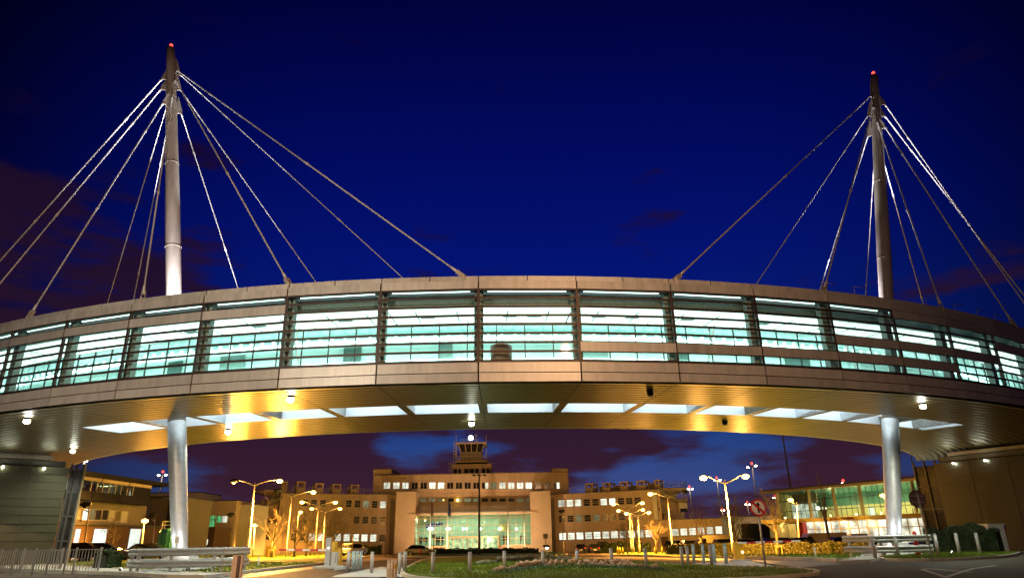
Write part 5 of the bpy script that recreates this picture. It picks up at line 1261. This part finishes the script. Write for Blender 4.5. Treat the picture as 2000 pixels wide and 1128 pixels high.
b = MB(); b.box(c.x-.3, c.x+.3, Ys+.03, Ys+.043, c.z+.12, c.z+.16); b.box(c.x-.3, c.x+.3, Ys+.03, Ys+.043, c.z-.16, c.z-.12); b.build('bracket', M['galvanised'], t)
# red leaning bollard
P = gpt(1795, 1088.5); t = thing('bollard', P, 'orange red plastic post leaning in front of the right leg', 'bollard'); zt = at(1785, 1036, P.y)
b = MB(); b.tube([P, P+(V(zt.x, P.y, zt.z)-P)*.93, V(zt.x, P.y, zt.z)], [.15, .105, .05], 16); b.build('post', M['red_paint'], t); b = MB(); b.tube([P-V(0, 0, .01), P+V(0, 0, .06)], .24, 16); b.build('base', M['tyre'], t)
# red post before the hall and signboards
P = V(at(820.5, 1078, 96).x, 96, 0); P.z = G(P.x, 96); t = thing('marker_post', P, 'orange red post on the island before the entrance hall', 'post'); b = MB(); b.tube([P, V(P.x, P.y, at(821, 1070, 96).z)], .11, 10); b.build('post', M['red_paint'], t); b = MB(); b.tube([P, P+V(0, 0, .08)], .2, 12); b.build('base', M['tyre'], t)
P = V(at(1065.5, 1060, 102).x, 102, 0); P.z = G(P.x, 102); t = thing('sign_board', P, 'small square dark board on a thin post before the right pier', 'sign'); b = MB(); b.tube([P, V(P.x, 102, at(1065, 1042, 102).z)], .05, 8); b.build('post', M['steel'], t)
q = at(1061, 1051, 101.9); r_ = at(1070, 1041, 101.9); b = MB(); b.box(q.x, r_.x, 101.88, 101.94, q.z, r_.z); b.build('board', M['render_olive'], t)
P = V(at(847, 1060, 96).x, 96, 0); P.z = G(P.x, 96); t = thing('sign_board', P, 'thin dark post with a small sign before the left of the hall', 'sign'); b = MB(); b.tube([P, V(P.x, 96, at(847, 1042, 96).z)], .05, 8); b.build('post', M['dark_trim'], t); b = MB(); q = at(847, 1042, 95.9); b.box(q.x-.2, q.x+.2, 95.88, 95.93, q.z-.5, q.z); b.build('plate', M['sign_back'], t)
P = gpt(690, 1082); P = V(at(688, 1070, 62).x, 62, 0); P.z = G(P.x, 62); t = thing('marker_post', P, 'thin yellow post behind the blue bollards', 'post'); b = MB(); b.tube([P, V(P.x, 62, at(688, 1046, 62).z)], .045, 8); b.build('post', M['yellow_paint'], t); b = MB(); zt = at(688, 1046, 62).z; b.tube([V(P.x, 62, zt), V(P.x, 62, zt+.08)], .07, 8); b.build('cap', M['yellow_paint'], t)
# traffic cones in front of the right wing
for px, lab in ((1206, 'leftmost yellow cone by the right wing'), (1211, 'second yellow cone by the right wing'), (1216, 'third yellow cone by the right wing'), (1279, 'yellow cone beside the short bare tree'), (1293, 'rightmost yellow cone, in front of the service door')):
    x = at(px, 1070, 104).x; g = G(x, 104); t = thing('traffic_cone', (x, 104, g), lab, 'cone', 'cones by the right wing'); b = MB(); b.tube([V(x, 104, g), V(x, 104, g+1.0)], [.2, .05], 12); b.build('cone', M['yellow_paint'], t); b = MB(); b.box(x-.26, x+.26, 103.74, 104.26, g-.01, g+.05); b.build('base', M['tyre'], t)
# yellow grit box on left lawn
x = at(527, 1070, 84).x; g = G(x, 84); t = thing('grit_box', (x, 84, g), 'small yellow grit box on the left lawn beside the upright tree', 'box'); b = MB(); b.box(x-.42, x+.42, 84, 84.7, g, at(527, 1067, 84).z); b.build('bin', M['yellow_paint'], t, bevel=.04); b = MB(); zt = at(527, 1067, 84).z; b.box(x-.46, x+.46, 83.96, 84.74, zt+.002, zt+.1); b.build('lid', M['yellow_paint'], t)
# timber stakes frames at trees
for px, Y, lab in ((531, 75.6, 'timber stake frame at the foot of the upright left tree'), (219, 65.6, 'timber stake frame beneath the office sapling'), (1521, 67.6, 'timber stake frame at the dark crooked tree'), (574, 83.6, 'timber stake frame at the slim left tree')):
    x = at(px, 1070, Y).x; g = G(x, Y); b = MB(); b.bar(V(x-.28, Y, g), V(x-.28, Y, g+.95), .07); b.bar(V(x+.28, Y, g), V(x+.28, Y, g+.95), .07); b.bar(V(x-.34, Y-.05, g+.85), V(x+.34, Y-.05, g+.85), .05, .09)
    tag(b.build('tree_stake', M['edge_gold']), lab, 'tree stake', 'timber tree stakes')
# white cabinet at the right
P = V(LX(1955, 47), 47, 0); g = G(P.x, 47); t = thing('utility_cabinet', (P.x, 47, g), 'tall white utility cabinet against the right tower', 'cabinet'); zt = at(1950, 1024, 47).z
b = MB(); b.hexa([V(P.x-.42, 46.7, g), V(P.x+.5, 46.7, g), V(P.x+.5, 47.5, g), V(P.x-.42, 47.5, g), V(P.x-.52, 46.7, zt), V(P.x+.52, 46.7, zt), V(P.x+.52, 47.5, zt), V(P.x-.52, 47.5, zt)]); b.build('body', M['sign_white'], t, bevel=.02)
b = MB(); b.box(P.x-.58, P.x+.58, 46.64, 47.56, zt+.003, zt+.07); b.build('lid', M['sign_white'], t)
b = MB(); b.box(P.x+.6, P.x+.9, 47.1, 47.13, zt-.5, zt-.02); b.build('notice', M['lobby_blue'], t); b = MB(); b.box(P.x+.62, P.x+.88, 47.085, 47.098, zt-.47, zt-.25); b.build('notice_band', M['red_paint'], t)
x = LX(1945, 45); g = G(x, 45); b = MB(); b.box(x-.9, x+.6, 45, 45.6, g-.05, g+.72); b.box(x-.95, x+.65, 44.95, 45.65, g+.723, g+.8); tag(b.build('low_wall', M['post_peach']), 'low peach coloured wall in front of the white cabinet', 'wall')

# ================================================================ HEDGES AND PLANTS
def hedge(pts, w, h, lab, n, leaf='leaf', name='hedge', seed=1, size=.06, tp=0):
    rnd = random.Random(seed); P0 = V(*pts[0], 0); P1 = V(*pts[-1], 0); g0 = G(*pts[0])
    t = thing(name, (pts[0][0], pts[0][1], g0), lab, name)
    b = MB(); lv = MB(); u = (P1-P0).normalized(); nn = V(-u.y, u.x, 0); L_ = (P1-P0).length; m = max(4, int(L_/.8))
    for i in range(m):
        a = P0+u*(L_*i/m); c = P0+u*(L_*(i+1)/m); ga, gc = G(a.x, a.y), G(c.x, c.y); hh = h*.86; k = w*.42
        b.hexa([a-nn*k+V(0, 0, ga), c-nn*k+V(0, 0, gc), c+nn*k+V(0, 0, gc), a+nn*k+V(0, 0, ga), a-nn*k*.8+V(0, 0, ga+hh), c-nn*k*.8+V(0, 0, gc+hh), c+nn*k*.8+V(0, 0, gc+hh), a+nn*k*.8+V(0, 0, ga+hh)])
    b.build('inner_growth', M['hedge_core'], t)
    for i in range(n):
        s = rnd.random()*L_; bm_ = .10*sin(s*2.1+seed)+.07*sin(s*5.3)+.05*sin(s*11)
        if rnd.random() < .45: o = rnd.uniform(-.5, .5)*w; z = h*(1+bm_)-abs(rnd.gauss(0, .05))
        else: o = -(.46+bm_*.5)*w+rnd.gauss(0, .04); z = rnd.uniform(.05, 1)*h*(1+bm_)
        if rnd.random() < .08: z += rnd.uniform(0, .14)
        p = P0+u*s+nn*o; p.z = G(p.x, p.y)+z
        a = V(rnd.uniform(-1, 1), rnd.uniform(-1, 1), rnd.uniform(-1, 1)).normalized(); c = a.cross(V(rnd.uniform(-1, 1), rnd.uniform(-1, 1), rnd.uniform(-1, 1))).normalized(); z_ = size*rnd.uniform(.6, 1.5)
        lv.quad(p-a*z_, p+c*z_*.5, p+a*z_, p-c*z_*.5)
    lv.build('leaves', M[leaf], t); return t
hedge([(at(1310, 1070, 82).x, 82), (at(1438, 1070, 72).x, 72)], 1.4, 1.05, 'clipped golden hedge in front of the parked van and cars, left of the right lamp', 9000, seed=4, size=.085)
hedge([(at(1441, 1070, 71).x, 71), (at(1704, 1070, 64).x, 64)], 1.5, 1.05, 'long clipped golden hedge behind the right barrier arm', 16000, seed=2, size=.075)
hedge([(LX(1822, 45.5), 45.5), (LX(1962, 42.8), 42.8)], 1.6, 1.5, 'dark green hedge in front of the right tower', 9000, 'leaf_dark', seed=3, size=.06)
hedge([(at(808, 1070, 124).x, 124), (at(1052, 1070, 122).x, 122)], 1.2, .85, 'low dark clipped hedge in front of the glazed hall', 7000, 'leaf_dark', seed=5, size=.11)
hedge([(at(1170, 1070, 126).x, 127), (at(1275, 1070, 122).x, 124)], 1.2, 1.6, 'ragged dark shrubs along the foot of the right wing', 3500, 'leaf_dark', 'shrubs', seed=6, size=.13)
hedge([(at(672, 1070, 126).x, 126), (at(745, 1070, 128).x, 128)], 1.2, 1.3, 'ragged dark shrubs along the foot of the left wing', 2500, 'leaf_dark', 'shrubs', seed=7, size=.13)
hedge([(LX(196, 42), 42), (LX(226, 43), 43)], 1.2, .9, 'dark shrub at the end of the left railings', 3500, 'leaf_dark', 'shrub', seed=8, size=.07)
hedge([(at(196, 1070, 62).x, 62), (at(480, 1070, 84).x, 84)], 1.1, .85, 'low dark planting in front of the left buildings', 7000, 'leaf_dark', 'planting', seed=9, size=.08)
# rock edgings
def rocks(px, lab, m, seed, h, s=.28, rows=2, plant=None):
    rnd = random.Random(seed); pts = [gpt(*p) for p in px]; seg = []
    for a, c in zip(pts, pts[1:]):
        n = max(1, int((c-a).length/(s*1.25)))
        for i in range(n): seg.append(a+(c-a)*(i/n))
    P = seg[0]; t = thing('rock_edging', (P.x, P.y, P.z), lab, 'rock edging', 'stone edgings on the central lawn')
    b = MB(); N_ = len(seg)
    for i, p in enumerate(seg):
        env = sin(pi*min(1, max(0, (i+.5)/N_)))**.45; k = max(1, int(round(rows*env)))
        for j in range(k):
            r = s*rnd.uniform(.75, 1.25)*.62; c = p+V(rnd.uniform(-.05, .05)+(.12 if j % 2 else 0), rnd.uniform(-.08, .08)+j*.05, .11+r*.6+j*s*.72*h)
            n = len(b.v); ph = [rnd.uniform(.72, 1.22) for _ in range(14)]
            ico = [(0, 0, 1), (.894, 0, .447), (.276, .851, .447), (-.724, .526, .447), (-.724, -.526, .447), (.276, -.851, .447), (.724, .526, -.447), (-.276, .851, -.447), (-.894, 0, -.447), (-.276, -.851, -.447), (.724, -.526, -.447), (0, 0, -1)]
            wx = rnd.uniform(.9, 1.35)
            for q, v in enumerate(ico): b.v.append(c+V(v[0]*r*wx*ph[q], v[1]*r*ph[q], v[2]*r*.9*ph[q]))
            for f in ((0, 1, 2), (0, 2, 3), (0, 3, 4), (0, 4, 5), (0, 5, 1), (1, 6, 2), (2, 7, 3), (3, 8, 4), (4, 9, 5), (5, 10, 1), (6, 7, 2), (7, 8, 3), (8, 9, 4), (9, 10, 5), (10, 6, 1), (11, 7, 6), (11, 8, 7), (11, 9, 8), (11, 10, 9), (11, 6, 10)): b.f.append(tuple(n+x for x in f))
    o = b.build('stones', M[m], t); bv = o.modifiers.new('bevel', 'BEVEL'); bv.width = .02; bv.segments = 1
    if plant:
        lv = MB()
        for _ in range(5200):
            i = rnd.randrange(N_); p = seg[i]+V(rnd.uniform(-.3, .3), rnd.uniform(*plant), .12+abs(rnd.gauss(0, .07))); z_ = .035*rnd.uniform(.6, 1.6)
            a = V(rnd.uniform(-1, 1), rnd.uniform(-1, 1), rnd.uniform(-.3, 1)).normalized(); c = a.cross(V(rnd.uniform(-1, 1), rnd.uniform(-1, 1), 1)).normalized()
            lv.quad(p-a*z_, p+c*z_*.6, p+a*z_, p-c*z_*.6)
        tag(lv.build('ground_cover', M['ivy']), 'low leafy ground cover growing along '+('the front stones' if m == 'stone' else 'the rear stones'), 'ground cover', kind='stuff')
rocks([(968, 1123), (1000, 1118), (1060, 1111), (1120, 1109.5), (1200, 1111), (1260, 1115), (1292, 1117)], 'front curved edging of reddish rubble stones on the central lawn', 'stone', 2, .9, .24, 2, (-1.3, -.2))
rocks([(934, 1106), (980, 1101), (1040, 1097), (1090, 1098), (1130, 1104)], 'rear edging of mossy grey stones, farther up the central lawn', 'stone_dark', 3, .9, .27, 2, (-.8, .8))

# ================================================================ VEHICLES
def vehicle(x, y, rz, kind, paint, lab, tail=False, cat=None):
    g = G(x, y); t = thing({'car': 'parked_car', 'suv': 'parked_car', 'van': 'van'}[kind], (x, y, g), lab, cat or ('van' if kind == 'van' else 'car'), 'parked vehicles', rz)
    if kind == 'car': L_, W_, pr, gl = 4.3, 1.75, [(-2.15, .35), (2.12, .32), (2.15, .62), (2.0, .78), (1.05, .95), (-1.75, 1.0), (-2.1, .9)], [(-1.85, .98), (1.15, .93), (.35, 1.40), (-1.0, 1.46), (-1.45, 1.36)]
    elif kind == 'suv': L_, W_, pr, gl = 4.6, 1.85, [(-2.3, .45), (2.25, .4), (2.3, .85), (2.1, 1.02), (1.05, 1.12), (-2.2, 1.14)], [(-2.15, 1.12), (1.1, 1.1), (.5, 1.66), (-1.9, 1.72)]
    else: L_, W_, pr, gl = 5.4, 2.0, [(-2.7, .4), (2.6, .36), (2.7, .95), (2.45, 1.2), (1.75, 1.75), (1.35, 2.2), (-2.65, 2.25)], [(1.2, 1.25), (2.2, 1.25), (1.6, 1.85), (1.2, 1.9)]
    w = W_/2
    b = MB(); b.prism(pr, -w, w); o = b.build('body', M[paint], t, local=True, bevel=.09)
    if kind != 'van':
        n = len(gl); b = MB(); k = .80
        zc = gl[0][1]; lo = [V(p[0], -w*.97 if p[1] < zc+.1 else -w*k, p[1]) for p in gl]; hi = [V(p[0], w*.97 if p[1] < zc+.1 else w*k, p[1]) for p in gl]
        b.poly(lo); b.poly(list(reversed(hi)))
        for i in range(n): j = (i+1) % n; b.quad(lo[i], hi[i], hi[j], lo[j])
        b.build('cabin_glass', M['car_glass'], t, local=True)
        b = MB(); top = [p for p in gl if p[1] > zc+.2]; xs = [p[0] for p in top]; zt = max(p[1] for p in top)
        b.box(min(xs)+.05, max(xs)-.05, -w*.78, w*.78, zt-.03, zt+.03); b.build('roof', M[paint], t, local=True, bevel=.03)
    else:
        for s in (-1, 1):
            b = MB(); b.prism(gl, s*(w+.006)-.004, s*(w+.006)+.004); b.build('side_window', M['car_glass'], t, local=True)
        b = MB(); b.box(-2.72, -2.69, -w*.8, w*.8, 1.3, 1.95); b.build('rear_window', M['car_glass'], t, local=True)
        b = MB(); b.quad(V(2.44, -w*.85, 1.24), V(2.44, w*.85, 1.24), V(1.80, w*.85, 1.78), V(1.80, -w*.85, 1.78)); 
        for v in b.v: v += V(.03, 0, .02)
        b.build('windscreen', M['car_glass'], t, local=True)
    for sx in (-.31*L_, .32*L_):
        for s in (-1, 1):
            b = MB(); b.tube([V(sx, s*(w-.2), .33), V(sx, s*(w+.01), .33)], .33, 16); wh = b.build('wheel', M['tyre'], t, local=True)
            b = MB(); b.tube([V(sx, s*(w+.0), .33), V(sx, s*(w+.02), .33)], .2, 12); b.build('rim', M['rim'], wh, local=True)
    for s in (-1, 1):
        b = MB(); b.box(L_/2-.12, L_/2+.015, s*w*.68-.2, s*w*.68+.2, .62, .78); b.build('headlight', M['arm_white'], t, local=True)
        b = MB(); b.box(-L_/2-.015, -L_/2+.1, s*w*.78-.12, s*w*.78+.12, .75, .95); b.build('tail_light', M['tail_light' if tail else 'red_paint'], t, local=True)
        b = MB(); mx_ = .75 if kind != 'van' else 1.9; mz = .98 if kind == 'car' else (1.12 if kind == 'suv' else 1.4); b.box(mx_, mx_+.14, s*(w+.10)-.10, s*(w+.10)+.10, mz, mz+.16); b.build('wing_mirror', M[paint], t, local=True)
    b = MB(); b.box(-L_/2-.02, -L_/2+.02, -.28, .28, .5, .62); b.box(L_/2-.02, L_/2+.02, -.28, .28, .45, .56); b.build('number_plate', M['sign_white'], t, local=True)
    return t
def vp(px, Y): return at(px, 1070, Y).x
for px, Y, rz, k, p, lab in ((1134, 125, 1.5, 'car', 'car_black', 'dark car left of a pair parked by the right wing'), (1159, 125, 1.6, 'car', 'car_black', 'dark car right of a pair parked by the right wing'),
    (1316, 100, 1.2, 'suv', 'car_black', 'dark car beside the service door of the right wing'), (1343, 98, .2, 'suv', 'car_black', 'low dark car behind the left part of the right hedge'), (1362, 95, .1, 'suv', 'car_silver', 'pale car behind the hedge, left of the long van'),
    (1396, 90, pi, 'van', 'car_cream', 'cream van with dark side behind the hedge under the low lit windows'), (1430, 86, .1, 'suv', 'car_black', 'black car just behind the nearest right street lamp'), (1463, 88, .15, 'suv', 'car_silver', 'silver car left of the no ahead sign pole'),
    (1505, 80, pi, 'suv', 'car_black', 'black people carrier behind the right barrier arm'), (1552, 80, 3.0, 'suv', 'car_black', 'black saloon right of the crooked tree'), (1604, 80, 3.1, 'van', 'car_cream', 'cream van low in front of the shop windows'),
    (1640, 76, 3.2, 'suv', 'car_black', 'low black car behind the hedge, left of the right leg'), (1690, 74, 3.1, 'suv', 'car_black', 'black car seen just left of the right leg'), (1668, 88, 1.45, 'van', 'car_cream', 'tall cream van under the NORTH TERMINAL lettering'),
    (1828, 60, 3.2, 'suv', 'car_black', 'dark car between the right leg and the dark hedge'), (692, 108, 1.2, 'suv', 'car_silver', 'off road car with spare wheel by the left wing'), (822, 104, 0, 'car', 'car_silver', 'silver car passing in front of the entrance hall'),
    (165, 58, .3, 'car', 'car_black', 'black car behind the left railings'), (205, 60, .3, 'car', 'car_black', 'second black car, right of the one behind the left railings'), (296, 66, .2, 'car', 'car_black', 'dark car left of the green tank')):
    vehicle(vp(px, Y), Y, rz, k, p, lab)
# ================================================================ PEOPLE in the hall
def person(x, y, z, seed, lab):
    rnd = random.Random(seed); me = bpy.data.meshes.new('person'); a = rnd.uniform(-.15, .15)
    vs = [(0, 0, .95), (0, 0, 1.2), (0, 0, 1.42), (0, 0, 1.52), (0, 0, 1.64), (0, 0, 1.74), (.18, 0, 1.40), (.23, -.05, 1.12), (.2, -.18+a, .9), (-.18, 0, 1.40), (-.23, .03, 1.12), (-.2, -.08-a, .88), (.1, 0, .9), (.11, -.05+a, .48), (.11, 0, .06), (-.1, 0, .9), (-.11, .05-a, .48), (-.11, .02, .06), (.11, -.14, .03), (-.11, -.12, .03)]
    es = [(0, 1), (1, 2), (2, 3), (3, 4), (4, 5), (2, 6), (6, 7), (7, 8), (2, 9), (9, 10), (10, 11), (0, 12), (12, 13), (13, 14), (0, 15), (15, 16), (16, 17), (14, 18), (17, 19)]
    rr = [.15, .14, .16, .06, .10, .07, .065, .045, .035, .065, .045, .035, .09, .065, .045, .09, .065, .045, .035, .035]
    me.from_pydata(vs, es, []); me.materials.append(M['clothes']); o = new('person', me); o.location = (x, y, z)
    o.modifiers.new('skin', 'SKIN'); sk = me.skin_vertices[0].data
    for i, r in enumerate(rr): sk[i].radius = (r, r)
    sk[0].use_root = True
    su = o.modifiers.new('sub', 'SUBSURF'); su.levels = 1; su.render_levels = 1
    return tag(o, lab, 'person', 'people inside the glazed hall')
z0p = fp.rect(808, 1039.5, 1004, 1064.5)[2]+.05
pp_ = [(818, 1), (822, 2), (828, 3), (832, 4), (852, 5), (857, 6), (863, 7), (984, 8), (988, 9), (993, 10), (1018, 11), (1025, 12)]
pl = ['leftmost', 'second', 'third', 'fourth', 'fifth', 'sixth', 'seventh', 'eighth', 'ninth', 'tenth', 'eleventh', 'rightmost']
for (px, sd), w_ in zip(pp_, pl):
    s = fp.hit(px, 1060)[0]; q = fp.pt(s, z0p, -.7-.1*(sd % 3)); person(q.x, q.y, q.z, sd, w_+' dark clothed person standing behind the hall glass, counted from the left')

# ================================================================ GRASS BLADES on the near lawns
def inside(p, poly):
    c = False; n = len(poly)
    for i in range(n):
        a, b_ = poly[i], poly[i-1]
        if (a.y > p[1]) != (b_.y > p[1]) and p[0] < (b_.x-a.x)*(p[1]-a.y)/(b_.y-a.y)+a.x: c = not c
    return c
mat('grass_blade', (.10, .160, .012), .9, 0, .5, .7, spec=.1, col2=(.16, .21, .03))
rg = random.Random(99)
LAWNS = [(LAWN_ALL[0], 15000, 48, 'short grass blades on the left lawn'), (LAWN_ALL[2], 26000, 48, 'short grass blades on the central lawn'), (LAWN_ALL[3], 9000, 60, 'short grass blades on the right lawn behind the barrier'), (LAWN_ALL[4], 8000, 48, 'short grass blades on the right verge below the bollards')]
for poly, n, ymax, nm in LAWNS:
    x0, x1 = min(p.x for p in poly), max(p.x for p in poly); y0, y1 = min(p.y for p in poly), min(ymax, max(p.y for p in poly))
    b = MB(); k = 0; tries = 0
    while k < n and tries < n*6:
        tries += 1; x, y = rg.uniform(x0, x1), rg.uniform(y0, y1)
        if not inside((x, y), poly): continue
        if sin(x*1.7+sin(y*1.3)*2)*sin(y*2.1+x*.6) < rg.uniform(-1.2, .9): continue
        k += 1; z = G(x, y)+.105; h = rg.uniform(.03, .085)*(1+(y-20)*.02); a = rg.uniform(0, pi); w = .012*(1+(y-20)*.03); lx, ly = rg.uniform(-.03, .03), rg.uniform(-.03, .03)
        b.poly([V(x-cos(a)*w, y-sin(a)*w, z), V(x+cos(a)*w, y+sin(a)*w, z), V(x+lx, y+ly, z+h)])
    tag(b.build('grass', M['grass_blade']), nm, 'grass', kind='stuff')
